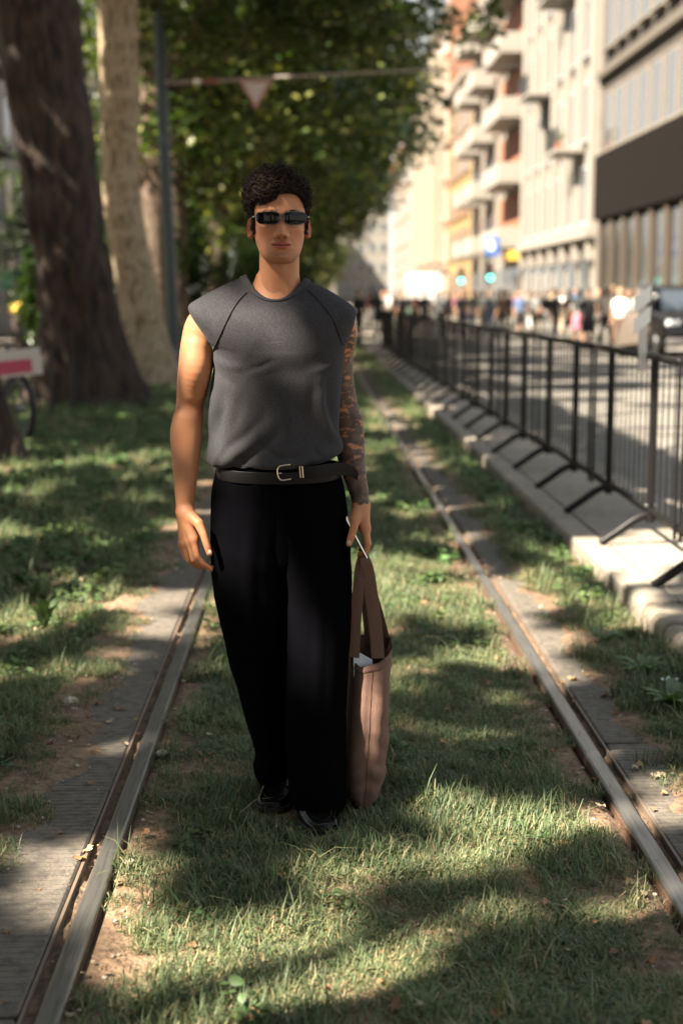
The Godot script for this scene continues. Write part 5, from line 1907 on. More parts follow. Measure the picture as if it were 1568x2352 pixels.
func build_street_things() -> void:
	var steel := mat("dark green post paint", Color(0.022, 0.034, 0.034), 0.5)
	# lamp post with the span arm and the hanging triangle sign
	var lb := at(402, 900, 25.6)
	lb.y = 0
	var lamp := thing("lamp_post", "tall dark green lamp post rising in front of the shaded trees", "lamp post", lb)
	var pm := MB.new()
	var top := at(356, -260, 25.6) - lb
	var m1 := at(376, 300, 25.6) - lb
	pm.tube(curve([Vector3(0, 0, 0), at(392, 620, 25.6) - lb, m1, top], 6), [0.125, 0.12, 0.115, 0.112, 0.11, 0.108, 0.105], 14)
	put("pole", pm.mesh(steel), lamp)
	var bm := MB.new()
	bm.tube([Vector3(0, 0, 0), Vector3(0, 0.5, 0), Vector3(0, 0.55, 0)], [0.19, 0.18, 0.13], 16)
	put("base", bm.mesh(steel), lamp)
	var hm := MB.new()
	hm.tube(curve([top, top + Vector3(0.5, 0.5, 0), top + Vector3(1.6, 0.6, 0)], 4), [0.05], 8)
	put("lamp_arm", hm.mesh(steel), lamp)
	var hd := MB.new()
	hd.box(top + Vector3(1.9, 0.58, 0), Vector3(0.7, 0.14, 0.26), 0.04)
	put("lamp_head", hd.mesh(mat("grey lamp head", Color(0.2, 0.2, 0.2), 0.5)), lamp)
	var arm := thing("span_wire", "grey span arm running from the lamp post above the tram track", "wire", at(378, 190, 25.4))
	var a0: Vector3 = arm.position
	var am := MB.new()
	am.tube([Vector3.ZERO, at(470, 187, 25.4) - a0, at(620, 178, 25.4) - a0, at(860, 166, 25.4) - a0, at(1200, 150, 25.4) - a0], [0.034, 0.030, 0.026, 0.02, 0.016], 8)
	put("arm", am.mesh(mat("galvanised arm", Color(0.30, 0.25, 0.22), 0.5, {"metal": 0.4})), arm)
	var ins := MB.new()
	ins.tube([at(470, 187, 25.4) - a0, at(500, 185.5, 25.4) - a0], [0.05, 0.05], 10)
	put("insulator", ins.mesh(mat("red insulator", Color(0.22, 0.075, 0.055), 0.5)), arm)
	var sg := thing("triangle_sign", "inverted triangle traffic sign with red rim hanging under the span arm", "sign", at(587, 210, 25.38))
	for q in [[1.0, 0.0, Color(0.36, 0.17, 0.14), "rim"], [0.70, 0.012, Color(0.46, 0.38, 0.34), "panel"]]:
		var tm := MB.new()
		var r: float = 0.34 * q[0]
		for zz in [0.0, 0.012]:
			var pts := []
			for k in 3:
				var a := PI / 2 + TAU * k / 3 + PI
				pts.append(Vector3(cos(a) * r, sin(a) * r + 0.02, zz + q[1]))
			if zz > 0: tm.face([pts[2], pts[1], pts[0]])
			else: tm.face(pts)
		put(q[3], tm.mesh(mat("sign " + q[3], q[2], 0.5)), sg)
	# traffic lights
	for q in [[1125, 638, 70.0, 0.34], [1058, 645, 78.0, 0.30]]:
		var c := at(q[0], q[1], q[2])
		var tl := thing("traffic_light", "traffic light showing green on a grey post " + ("near the blue parking sign" if q[0] > 1100 else "near the white truck"), "traffic light", Vector3(c.x, 0, c.z), 0.0, "traffic lights at the crossing")
		var p2 := MB.new()
		p2.tube([Vector3(0, 0, -0.12), Vector3(0, c.y + 0.9, -0.12)], [0.06], 10)
		put("post", p2.mesh(mat("grey post", Color(0.30, 0.30, 0.28), 0.5)), tl)
		var bx := MB.new()
		bx.box(Vector3(0, c.y + 0.28, 0), Vector3(0.30, 0.92, 0.2), 0.03)
		put("housing", bx.mesh(mat("signal housing", Color(0.02, 0.022, 0.02), 0.5)), tl)
		for k in 3:
			var l := MB.new()
			l.tube([Vector3(0, c.y + k * 0.28, 0.10), Vector3(0, c.y + k * 0.28, 0.13)], [0.125, 0.11], 18)
			var lm := mat("green signal", Color(0.05, 0.4, 0.3), 0.3, {"emit": Color(0.10, 0.85, 0.62), "energy": 1.6}) if k == 0 else mat("unlit signal", Color(0.05, 0.02, 0.015), 0.3)
			put("signal_lens", l.mesh(lm), tl)
	# blue sign
	var bs := at(1130, 566, 72.0)
	var bsn := thing("blue_sign", "square blue and white traffic sign on a tall post by the crossing", "sign", Vector3(bs.x, 0, bs.z))
	var q1 := MB.new()
	q1.tube([Vector3(0, 0, -0.04), Vector3(0, bs.y + 0.4, -0.04)], [0.04], 8)
	put("post", q1.mesh(mats["grey post"]), bsn)
	var q2 := MB.new()
	q2.box(Vector3(0, bs.y, 0), Vector3(0.72, 0.95, 0.03), 0.008)
	put("panel", q2.mesh(mat("blue sign", Color(0.035, 0.11, 0.36), 0.45)), bsn)
	var q3 := MB.new()
	q3.box(Vector3(-0.05, bs.y + 0.05, 0.02), Vector3(0.30, 0.5, 0.012), 0.003)
	put("white_mark", q3.mesh(mat("white sign paint", Color(0.75, 0.75, 0.73), 0.5)), bsn)
	# slim white sign clipped behind the barrier
	var wp := at(1474, 700, 8.22)
	var ws := thing("arrow_sign", "slim white post with two slanted white panels behind the barrier", "sign", Vector3(wp.x, 0.1, wp.z))
	var w1 := MB.new()
	w1.box(Vector3(0.006, 1.20, 0), Vector3(0.045, 0.42, 0.02), 0.004, Basis(Vector3.BACK, 0.04))
	put("post", w1.mesh(mat("white plastic post", Color(0.55, 0.53, 0.50), 0.5)), ws)
	for q in [[1.505, 0.0], [1.385, 0.004]]:
		var w2 := MB.new()
		var y: float = q[0] - 0.1
		var pts := [Vector3(-0.047, y - 0.085, 0.014), Vector3(-0.047, y + 0.005, 0.014), Vector3(0.047, y + 0.085, 0.014), Vector3(0.047, y - 0.005, 0.014)]
		w2.face(pts)
		var bk := []
		for p in pts: bk.append(p + Vector3(0, 0, -0.008))
		bk.reverse()
		w2.face(bk)
		for k in 4:
			w2.face([pts[k], pts[k] + Vector3(0, 0, -0.008), pts[(k + 1) % 4] + Vector3(0, 0, -0.008), pts[(k + 1) % 4]])
		put("panel", w2.mesh(mat("white reflective panel", Color(0.80, 0.80, 0.78), 0.4)), ws)
	# iron stakes round the tree pit
	for q in [[121, 965, 0.75], [168, 945, 0.62], [205, 930, 0.6]]:
		var g := ground_at(q[0], q[1])
		var st := thing("iron_stake", "thin dark iron stake standing by the thick tree trunk", "stake", Vector3(g.x, 0, g.z), 0.0, "iron stakes by the trunk")
		var s1 := MB.new()
		s1.tube([Vector3(0, -0.05, 0), Vector3(0, q[2], 0)], [0.026], 8)
		put("rod", s1.mesh(mat("dark iron", Color(0.018, 0.014, 0.013), 0.7)), st)
		var s2 := MB.new()
		s2.tube([Vector3(0, q[2], 0), Vector3(0, q[2] + 0.03, 0), Vector3(0, q[2] + 0.06, 0)], [0.03, 0.036, 0.012], 8)
		put("knob", s2.mesh(mats["dark iron"]), st)

func wheel_part(parent: Node3D, c: Vector3, r: float, axis: Vector3, tyre: float, spokes: int) -> void:
	var w := Node3D.new()
	w.name = "wheel"
	parent.add_child(w, true)
	w.position = c
	var side := axis.cross(Vector3.UP).normalized()
	var ring := []
	var rim := []
	for k in 34:
		var a := TAU * k / 32
		ring.append(side * (cos(a) * r) + Vector3.UP * (sin(a) * r))
		rim.append(side * (cos(a) * (r - tyre)) + Vector3.UP * (sin(a) * (r - tyre)))
	var t := MB.new()
	t.tube(ring, [tyre], 8, false)
	put("tyre", t.mesh(mat("tyre rubber", Color(0.014, 0.013, 0.013), 0.8)), w)
	var rm := MB.new()
	rm.tube(rim, [tyre * 0.55], 6, false)
	put("rim", rm.mesh(mat("wheel rim", Color(0.2, 0.2, 0.2), 0.35, {"metal": 0.8})), w)
	var hb := MB.new()
	hb.tube([-axis * 0.05, axis * 0.05], [0.03], 8)
	put("hub", hb.mesh(mats["wheel rim"]), w)
	for k in spokes:
		var a := TAU * k / spokes
		var sp := MB.new()
		sp.tube([axis * (0.03 if k % 2 else -0.03), side * (cos(a) * (r - tyre)) + Vector3.UP * (sin(a) * (r - tyre))], [0.0016], 4, false)
		put("spoke", sp.mesh(mats["wheel rim"]), w)

func build_bicycle() -> void:
	var g := ground_at(48, 1022)
	var b := thing("bicycle", "shared bicycle with a white and pink panel leaning by the brown trunk", "bicycle", Vector3(g.x, 0.04, g.z), 0.0)
	var fwd := Vector3(0.60, 0, 0.80).normalized()   # towards the camera and the track
	var axis := Vector3(fwd.z, 0, -fwd.x)
	var blk := mat("bicycle frame paint", Color(0.015, 0.015, 0.017), 0.35)
	wheel_part(b, Vector3(0, 0.34, 0), 0.325, axis, 0.036, 20)
	wheel_part(b, fwd * -1.05 + Vector3(0, 0.34, 0), 0.325, axis, 0.036, 20)
	var head := fwd * -0.22 + Vector3(0, 0.98, 0)
	var fork := MB.new()
	for s in [-1.0, 1.0]:
		fork.tube([axis * 0.055 * s + Vector3(0, 0.34, 0), axis * 0.055 * s + fwd * -0.12 + Vector3(0, 0.72, 0), head], [0.012, 0.015, 0.017], 8)
	put("fork", fork.mesh(blk), b)
	var bb := fwd * -0.60 + Vector3(0, 0.30, 0)
	var seat := fwd * -0.80 + Vector3(0, 0.86, 0)
	var fr := MB.new()
	fr.tube([head, bb], [0.024], 10)
	fr.tube([head + Vector3(0, -0.08, 0), seat + Vector3(0, -0.25, 0)], [0.018], 8)
	fr.tube([bb, seat], [0.018], 8)
	fr.tube([bb, fwd * -1.05 + Vector3(0, 0.34, 0)], [0.012], 8)
	fr.tube([seat, fwd * -1.05 + Vector3(0, 0.34, 0)], [0.011], 8)
	put("frame", fr.mesh(blk), b)
	var sd := MB.new()
	sd.tube([seat + fwd * 0.14 + Vector3(0, 0.06, 0), seat + Vector3(0, 0.075, 0), seat - fwd * 0.12 + Vector3(0, 0.08, 0)], [0.03, 0.06, 0.085], 10, true, 0.5)
	put("saddle", sd.mesh(blk), b)
	var hbm := MB.new()
	hbm.tube(curve([head + axis * 0.30 - fwd * 0.16 + Vector3(0, 0.12, 0), head + axis * 0.2 + Vector3(0, 0.13, 0), head + Vector3(0, 0.1, 0), head - axis * 0.2 + Vector3(0, 0.13, 0), head - axis * 0.30 - fwd * 0.16 + Vector3(0, 0.12, 0)], 5), [0.014], 8)
	put("handlebar", hbm.mesh(blk), b)
	# black basket over the front wheel with the printed panel on its front
	var bk := Node3D.new()
	bk.name = "basket"
	b.add_child(bk, true)
	var bc := fwd * 0.06 + Vector3(0, 0.93, 0)
	var bas := Basis(axis, Vector3.UP, fwd)
	var bot := MB.new()
	bot.box(bc + Vector3(0, -0.12, 0), Vector3(0.40, 0.012, 0.30), 0.003, bas)
	put("floor", bot.mesh(blk), bk)
	for s in 2:
		for k in 7:
			var w := MB.new()
			var y := -0.10 + k * 0.035
			var sg := -1.0 if s == 0 else 1.0
			w.tube([bc + axis * 0.20 * sg - fwd * 0.15 + Vector3(0, y, 0), bc + axis * 0.20 * sg + fwd * 0.15 + Vector3(0, y, 0)], [0.004], 5)
			put("wire", w.mesh(blk), bk)
	# the panel is turned to the side of the wheel, white with a pink field
	var pc := Vector3(-0.06, 0.0, 0.06)
	var pn := Node3D.new()
	pn.name = "panel"
	b.add_child(pn, true)
	pn.position = Vector3(-0.13, 0.80, 0.36)
	pn.rotation = Vector3(0, 0.15, 0.10)
	var p1 := MB.new()
	p1.box(Vector3.ZERO, Vector3(0.86, 0.27, 0.02), 0.006)
	put("board", p1.mesh(mat("white panel", Color(0.50, 0.46, 0.42), 0.5)), pn)
	for q in [[0.135, 0.40], [-0.335, 0.16]]:
		var p3 := MB.new()
		p3.box(Vector3(q[0], -0.035, 0.0115), Vector3(q[1], 0.135, 0.004))
		put("pink_field", p3.mesh(mat("pink print", Color(0.42, 0.06, 0.11), 0.5)), pn)
	var mg := MB.new()
	var arc := []
	for k in 13:
		var a := PI * (0.05 + 0.75 * k / 12.0)
		arc.append(fwd * (cos(a) * 0.37) + Vector3(0, 0.34 + sin(a) * 0.37, 0))
	mg.tube(arc, [0.03], 8, true, 0.35)
	put("mudguard", mg.mesh(mat("black mudguard", Color(0.02, 0.02, 0.02), 0.5)), b)

# ---------- vehicles ----------
func side_profile(mb: MB, prof: Array, half: float, inset: float) -> void:
	# profile points (z, y) closed; the edge is rounded towards both sides
	var n := prof.size()
	var c := Vector2.ZERO
	for q in prof: c += q
	c /= n
	for e in [[-half, 0.90], [-half, 0.96], [-half + inset * 0.4, 0.99], [-half + inset, 1.0], [half - inset, 1.0], [half - inset * 0.4, 0.99], [half, 0.96], [half, 0.90]]:
		for q in prof:
			var w: Vector2 = c + (q - c) * e[1]
			mb.p(Vector3(e[0], w.y, w.x))
	mb.grid(0, 8, n, true)
	mb.cap(0, n, Vector3(-half, c.y, c.x))
	mb.cap(7 * n, n, Vector3(half, c.y, c.x))

func build_suv() -> void:
	var c := thing("parked_car", "black sport utility car facing the camera on the street behind the barriers", "car", Vector3(9.65, 0.01, -37.5), 0.0)
	var paint := mat("black car paint", Color(0.006, 0.006, 0.007), 0.12, {"spec": 0.5})
	var glass := mat("car glass", Color(0.03, 0.036, 0.042), 0.06, {"spec": 0.8, "coat": 1.0})
	var body := MB.new()
	side_profile(body, [Vector2(2.35, 0.35), Vector2(2.38, 0.75), Vector2(2.25, 1.02), Vector2(1.2, 1.12), Vector2(0.9, 1.16), Vector2(-2.2, 1.16), Vector2(-2.35, 0.95), Vector2(-2.35, 0.4), Vector2(-2.1, 0.28), Vector2(2.1, 0.28)], 0.96, 0.10)
	put("body", body.mesh(paint), c)
	var cab := MB.new()
	side_profile(cab, [Vector2(1.05, 1.12), Vector2(0.30, 1.72), Vector2(0.1, 1.80), Vector2(-1.9, 1.80), Vector2(-2.15, 1.7), Vector2(-2.3, 1.12)], 0.80, 0.12)
	put("cabin", cab.mesh(paint), c)
	var ws := MB.new()
	ws.face([Vector3(-0.70, 1.17, 1.03), Vector3(-0.60, 1.68, 0.40), Vector3(0.60, 1.68, 0.40), Vector3(0.70, 1.17, 1.03)])
	put("windscreen", ws.mesh(glass), c)
	for s in [-1.0, 1.0]:
		for q in [[0.62, -0.45], [-0.55, -1.75]]:
			var w := MB.new()
			var x: float = s * 0.806
			w.face([Vector3(x, 1.2, q[0] + (0.2 if q[0] > 0 else 0.0)), Vector3(x, 1.68, q[0] - (0.3 if q[0] > 0 else 0.0)), Vector3(x, 1.68, q[1]), Vector3(x, 1.2, q[1])])
			put("side_window", w.mesh(glass), c)
		var hl := MB.new()
		hl.box(Vector3(s * 0.72, 0.86, 2.31), Vector3(0.34, 0.15, 0.14), 0.04)
		put("headlight", hl.mesh(mat("headlight glass", Color(0.65, 0.66, 0.68), 0.08, {"spec": 0.8, "coat": 1.0})), c)
		var mr := MB.new()
		mr.box(Vector3(s * 1.06, 1.18, 0.72), Vector3(0.2, 0.15, 0.1), 0.04)
		put("mirror", mr.mesh(paint), c)
		for zz in [1.45, -1.5]:
			var wn := Node3D.new()
			wn.name = "wheel"
			c.add_child(wn, true)
			wn.position = Vector3(s * 0.84, 0.36, zz)
			var ty := MB.new()
			ty.tube([Vector3(-0.12, 0, 0), Vector3(-0.1, 0, 0), Vector3(0.1, 0, 0), Vector3(0.12, 0, 0)], [0.31, 0.36, 0.36, 0.31], 28)
			put("tyre", ty.mesh(mats["tyre rubber"]), wn)
			var ri := MB.new()
			ri.tube([Vector3(-0.125, 0, 0), Vector3(0.125, 0, 0)], [0.22], 20)
			put("rim", ri.mesh(mats["wheel rim"]), wn)
	var gr := MB.new()
	gr.box(Vector3(0, 0.78, 2.345), Vector3(0.9, 0.26, 0.06), 0.02)
	put("grille", gr.mesh(mat("dark grille", Color(0.02, 0.02, 0.02), 0.4)), c)
	var tr := MB.new()
	tr.box(Vector3(0, 0.93, 2.36), Vector3(1.0, 0.03, 0.04), 0.008)
	put("chrome_strip", tr.mesh(mat("chrome", Color(0.8, 0.8, 0.8), 0.12, {"metal": 1.0})), c)
	var pl := MB.new()
	pl.box(Vector3(0, 0.52, 2.39), Vector3(0.5, 0.12, 0.02), 0.004)
	put("number_plate", pl.mesh(mat("white plate", Color(0.7, 0.7, 0.68), 0.5)), c)
	var bp := MB.new()
	bp.box(Vector3(0, 0.40, 2.36), Vector3(1.75, 0.18, 0.10), 0.04)
	put("bumper", bp.mesh(mat("grey bumper", Color(0.10, 0.09, 0.085), 0.6)), c)
	for s in [-1.0, 1.0]:
		var rl := MB.new()
		rl.tube([Vector3(s * 0.70, 1.84, 0.0), Vector3(s * 0.70, 1.84, -1.8)], [0.02], 8)
		put("roof_rail", rl.mesh(mats["chrome"]), c)

func build_truck() -> void:
	var t := thing("delivery_truck", "white box truck seen from behind far down the street", "truck", Vector3(9.0, 0.01, -112.0))
	var white := mat("white truck paint", Color(0.544, 0.544, 0.53), 0.45)
	var bx := MB.new()
	bx.box(Vector3(0, 2.0, -2.4), Vector3(2.5, 2.6, 4.8), 0.04)
	put("cargo_box", bx.mesh(white), t)
	for s in [-1.0, 1.0]:
		var d := MB.new()
		d.box(Vector3(s * 0.615, 2.0, 0.02), Vector3(1.19, 2.5, 0.05), 0.015)
		put("rear_door", d.mesh(white), t)
		var l := MB.new()
		l.box(Vector3(s * 1.0, 0.62, 0.02), Vector3(0.3, 0.14, 0.06), 0.02)
		put("tail_light", l.mesh(mat("red tail light", Color(0.35, 0.02, 0.015), 0.3)), t)
		for zz in [-1.0, -5.6]:
			var ty := MB.new()
			ty.tube([Vector3(s * 0.80, 0.45, zz), Vector3(s * 1.14, 0.45, zz)], [0.45], 22)
			put("wheel", ty.mesh(mats["tyre rubber"]), t)
	var cb := MB.new()
	cb.box(Vector3(0, 1.5, -5.8), Vector3(2.2, 2.1, 1.8), 0.15)
	put("cab", cb.mesh(white), t)
	var ch := MB.new()
	ch.box(Vector3(0, 0.6, -3.0), Vector3(1.4, 0.2, 6.6))
	put("chassis", ch.mesh(mat("truck chassis", Color(0.03, 0.03, 0.03), 0.7)), t)

func build_scooter() -> void:
	var s := thing("scooter", "parked motor scooter under a brown-grey cover beside the black car", "scooter", Vector3(7.95, 0.01, -35.0), 0.25)
	var cover := mat("brown-grey scooter cover", Color(0.08, 0.062, 0.048), 0.9)
	var mb := MB.new()
	var us := [0.0, 0.25, 0.5, 0.75, 1.0]
	for i in 13:
		var u := i / 12.0
		for k in 20:
			var a := TAU * k / 20
			var zz := cos(a) * smooth_table(us, [0.75, 0.72, 0.62, 0.45, 0.12], u)
			var xx := sin(a) * smooth_table(us, [0.34, 0.33, 0.30, 0.24, 0.08], u)
			var f := 1.0 + 0.09 * sin(a * 7.0 + u * 3.0) * (1.0 - u)
			mb.p(Vector3(xx * f, 0.32 + 0.86 * u + 0.08 * cos(a), zz * f))
	mb.grid(0, 13, 20, true)
	mb.cap(12 * 20, 20, Vector3(0, 1.2, 0))
	put("cover", mb.mesh(cover), s)
	for zz in [-0.62, 0.62]:
		var ty := MB.new()
		ty.tube([Vector3(-0.06, 0.24, zz), Vector3(0.06, 0.24, zz)], [0.24], 22)
		put("wheel", ty.mesh(mats["tyre rubber"]), s)
	var st := MB.new()
	st.box(Vector3(0, 0.2, 0), Vector3(0.3, 0.14, 0.9), 0.03)
	put("floor_board", st.mesh(mats["tyre rubber"]), s)

# ---------- passers-by ----------
func passer(label: String, pos: Vector3, turn: float, top: Color, legs: Color, hair: Color, kind: int) -> void:
	var p := thing("person", label, "person", pos, turn, "people on the street")
	var skin := mat("street skin", Color(0.42, 0.24, 0.15), 0.55)
	var step := 0.16 * (1.0 if kind % 2 else -1.0)
	var b := MB.new()
	b.tube([Vector3(0, 1.40, 0), Vector3(0, 1.50, 0.01), Vector3(0, 1.54, 0.01), Vector3(0, 1.60, 0.02), Vector3(0, 1.66, 0.015), Vector3(0, 1.72, 0.0), Vector3(0, 1.745, -0.01)], [0.058, 0.052, 0.066, 0.078, 0.080, 0.062, 0.02], 12)
	for s in [-1.0, 1.0]:
		var sw: float = step * s * 0.8
		b.tube([Vector3(s * 0.20, 1.38, 0), Vector3(s * 0.24, 1.12, -sw * 0.4), Vector3(s * 0.25, 0.90, sw * 0.4), Vector3(s * 0.245, 0.80, sw * 0.7), Vector3(s * 0.24, 0.73, sw * 0.8)], [0.045, 0.042, 0.032, 0.036, 0.018], 8)
		b.tube([Vector3(s * 0.10, 0.5, step * s * 0.4), Vector3(s * 0.10, 0.08, step * s), Vector3(s * 0.10, 0.04, step * s + 0.12)], [0.055, 0.038, 0.03], 8)
	put("body", b.mesh(skin), p)
	var t := MB.new()
	t.tube([Vector3(0, 0.92, 0), Vector3(0, 1.0, 0), Vector3(0, 1.15, 0), Vector3(0, 1.32, 0), Vector3(0, 1.43, 0), Vector3(0, 1.47, 0)], [0.165, 0.17, 0.165, 0.20, 0.17, 0.07], 16, true, 0.62, Vector3.RIGHT)
	for s in [-1.0, 1.0]:
		t.tube([Vector3(s * 0.17, 1.41, 0), Vector3(s * 0.225, 1.28, 0), Vector3(s * 0.245, 1.12, -step * s * 0.35)], [0.062, 0.058, 0.05], 8)
	put("top", t.mesh(mat("cloth %.2f %.2f %.2f" % [top.r, top.g, top.b], top, 0.85)), p)
	var l := MB.new()
	if kind % 3 == 0:
		l.tube([Vector3(0, 0.98, 0), Vector3(0, 0.85, 0), Vector3(0, 0.5, 0)], [0.155, 0.185, 0.24], 16, true, 0.7, Vector3.RIGHT)
	else:
		for s in [-1.0, 1.0]:
			l.tube([Vector3(s * 0.08, 0.98, 0), Vector3(s * 0.095, 0.78, step * s * 0.2), Vector3(s * 0.10, 0.45, step * s * 0.5), Vector3(s * 0.10, 0.10, step * s * 0.95)], [0.10, 0.095, 0.075, 0.065], 10)
	put("skirt" if kind % 3 == 0 else "trousers", l.mesh(mat("cloth %.2f %.2f %.2f" % [legs.r, legs.g, legs.b], legs, 0.85)), p)
	var h := MB.new()
	var long_ := 0.20 if kind % 3 == 0 else 0.0
	h.tube([Vector3(0, 1.58 - long_, -0.055), Vector3(0, 1.64, -0.035), Vector3(0, 1.70, -0.012), Vector3(0, 1.755, -0.005), Vector3(0, 1.775, -0.01)], [0.05, 0.078, 0.084, 0.066, 0.02], 12)
	put("hair", h.mesh(mat("hair %.2f" % hair.r, hair, 0.6)), p)
	for s in [-1.0, 1.0]:
		var sh := MB.new()
		sh.tube([Vector3(s * 0.10, 0.045, step * s - 0.05), Vector3(s * 0.10, 0.05, step * s + 0.06), Vector3(s * 0.10, 0.03, step * s + 0.17)], [0.042, 0.048, 0.028], 8)
		put("shoe", sh.mesh(mat("street shoe", Color(0.03, 0.028, 0.026), 0.6)), p)

func build_people() -> void:
	var blk := Color(0.012, 0.012, 0.014)
	var white := Color(0.72, 0.70, 0.66)
	var beige := Color(0.45, 0.36, 0.26)
	var cols := {"black": blk, "white": white, "beige": beige, "pink": Color(0.48, 0.16, 0.22), "blue": Color(0.10, 0.16, 0.28), "red": Color(0.35, 0.05, 0.04), "grey": Color(0.20, 0.20, 0.20), "brown": Color(0.12, 0.07, 0.045), "green": Color(0.07, 0.13, 0.09)}
	# [picture x, distance, top, legs, what singles the person out]
	var list := [
		[1352, 41.0, "black", "black", "near the lamp side of the dark shop front"], [1392, 43.0, "beige", "black", "carrying nothing beside the white arrow sign"], [1424, 40.0, "white", "brown", "right beside the arrow sign"], [1330, 45.0, "grey", "pink", "in front of the stone pillars"],
		[1441, 47.0, "black", "grey", "half hidden by the arrow sign"], [1290, 58.0, "white", "beige", "under the balcony with plants"], [1240, 62.0, "brown", "black", "at the foot of the white building"], [1210, 66.0, "beige", "white", "below the yellow shop sign"],
		[1165, 58.0, "black", "black", "below the yellow shop sign"], [1140, 62.0, "white", "black", "beside the green traffic light"], [1110, 60.0, "white", "brown", "beside the green traffic light"], [1086, 57.0, "black", "black", "between the two traffic lights"],
		[1068, 63.0, "white", "blue", "under the far traffic light"], [1048, 66.0, "pink", "beige", "close to the far traffic light"], [1028, 60.0, "black", "black", "between truck and traffic light"], [1000, 70.0, "white", "white", "in front of the white truck"],
		[1185, 72.0, "red", "blue", "on the far crossing"], [955, 74.0, "red", "black", "in front of the white truck"], [938, 66.0, "black", "green", "left of the white truck by the barrier end"], [908, 72.0, "brown", "green", "by the far barrier end"],
		[890, 80.0, "white", "grey", "by the far end of the track"], [868, 60.0, "black", "black", "on the far track bed"], [845, 74.0, "pink", "white", "on the far track bed"], [824, 44.0, "black", "black", "on the track behind the man's shoulder"], [1318, 70.0, "blue", "white", "at the far shop windows"], [1268, 76.0, "beige", "brown", "at the far shop windows"],
		[1372, 48.0, "black", "grey", "behind the beige-topped passer-by"], [1308, 50.0, "brown", "black", "in the middle of the road"], [1255, 54.0, "black", "white", "in the middle of the road"], [1226, 58.0, "grey", "black", "walking towards the crossing"], [1195, 55.0, "blue", "black", "walking towards the crossing"], [1152, 50.0, "brown", "black", "near the kerb of the road"], [1125, 54.0, "grey", "blue", "near the kerb of the road"], [1096, 70.0, "black", "beige", "waiting under the traffic light"], [1058, 55.0, "black", "black", "close behind the barrier row"], [1012, 54.0, "grey", "black", "close behind the barrier row"], [975, 58.0, "black", "black", "close behind the barrier row"], [922, 56.0, "black", "brown", "close behind the barrier row"], [880, 66.0, "grey", "black", "beside the far track"], [856, 68.0, "black", "grey", "beside the far track"], [1275, 46.0, "black", "black", "crossing the sunny road"], [1408, 52.0, "black", "black", "by the parked black car"]]
	var k := 0
	for q in list:
		var z: float = -q[1]
		var x: float = at(q[0], 690, q[1]).x
		var y := 0.14 if x > 11.0 else 0.0
		passer("person in %s top and %s %s %s" % [q[2], q[3], "skirt" if k % 3 == 0 else "trousers", q[4]], Vector3(x, y, z), 0.9 * sin(k * 2.1) + (PI if k % 2 else 0.0), cols[q[2]], cols[q[3]], [Color(0.02, 0.014, 0.01), Color(0.06, 0.035, 0.02), Color(0.22, 0.14, 0.07)][k % 3], k)
		k += 1


# ======================================================================
# BUILDINGS
# ======================================================================
func win_meshes(key: String, w: float, h: float, frame: Color) -> Array:
	var f := MB.new()
	for s in [-1.0, 1.0]:
		f.box(Vector3(0.02, 0, s * (w * 0.5 + 0.05)), Vector3(0.10, h + 0.2, 0.10), 0.01)
		f.box(Vector3(0.02, s * (h * 0.5 + 0.05), 0), Vector3(0.098, 0.098, w), 0.01)
	f.box(Vector3(0.0, 0, 0), Vector3(0.07, h, 0.06))
	var p := MB.new()
	p.box(Vector3(0.0, 0, 0), Vector3(0.05, h, w))
	var s := MB.new()
	s.box(Vector3(-0.06, -h * 0.5 - 0.16, 0), Vector3(0.34, 0.10, w + 0.4), 0.015)
	var fm := mat(key + " frame", frame, 0.7)
	return [f.mesh(fm), p.mesh(mat("window glass", Color(0.05, 0.055, 0.06), 0.08, {"spec": 0.75})), s.mesh(fm)]

# facade looks along -x when side is -1, along +x when side is +1
func house(called: String, label: String, x: float, side: float, t0: float, t1: float, h: float, wall: Material, deep: float) -> Node3D:
	var b := thing(called, label, "building", Vector3(x, 0, -(t0 + t1) * 0.5))
	var m := MB.new()
	m.box(Vector3(-side * deep * 0.5, h * 0.5 - 0.05, 0), Vector3(deep, h, t1 - t0), 0.03)
	put("wall", m.mesh(wall), b)
	return b

func add_windows(b: Node3D, side: float, meshes: Array, ys: Array, n: int, len_: float, margin: float) -> void:
	for y in ys:
		for i in n:
			var z := -len_ * 0.5 + margin + (len_ - 2 * margin) * (i + 0.5) / n
			var w := put("window", meshes[0], b, Vector3(side * 0.06, y, z))
			if side > 0: w.rotation.y = PI
			put("pane", meshes[1], w)
			put("sill", meshes[2], w)

func add_box_part(b: Node3D, called: String, c: Vector3, size: Vector3, m: Material, bev := 0.02) -> MeshInstance3D:
	var mb := MB.new()
	mb.box(c, size, bev)
	return put(called, mb.mesh(m), b)

func wall_mat(key: String, c: Color) -> StandardMaterial3D:
	return mat(key, c, 0.92, {"tex": noise_tex(0.012, [[0.15, grey(0.78)], [0.5, grey(0.94)], [0.85, Color.WHITE]], 512, 6, 81), "scale": 0.12, "world": true})

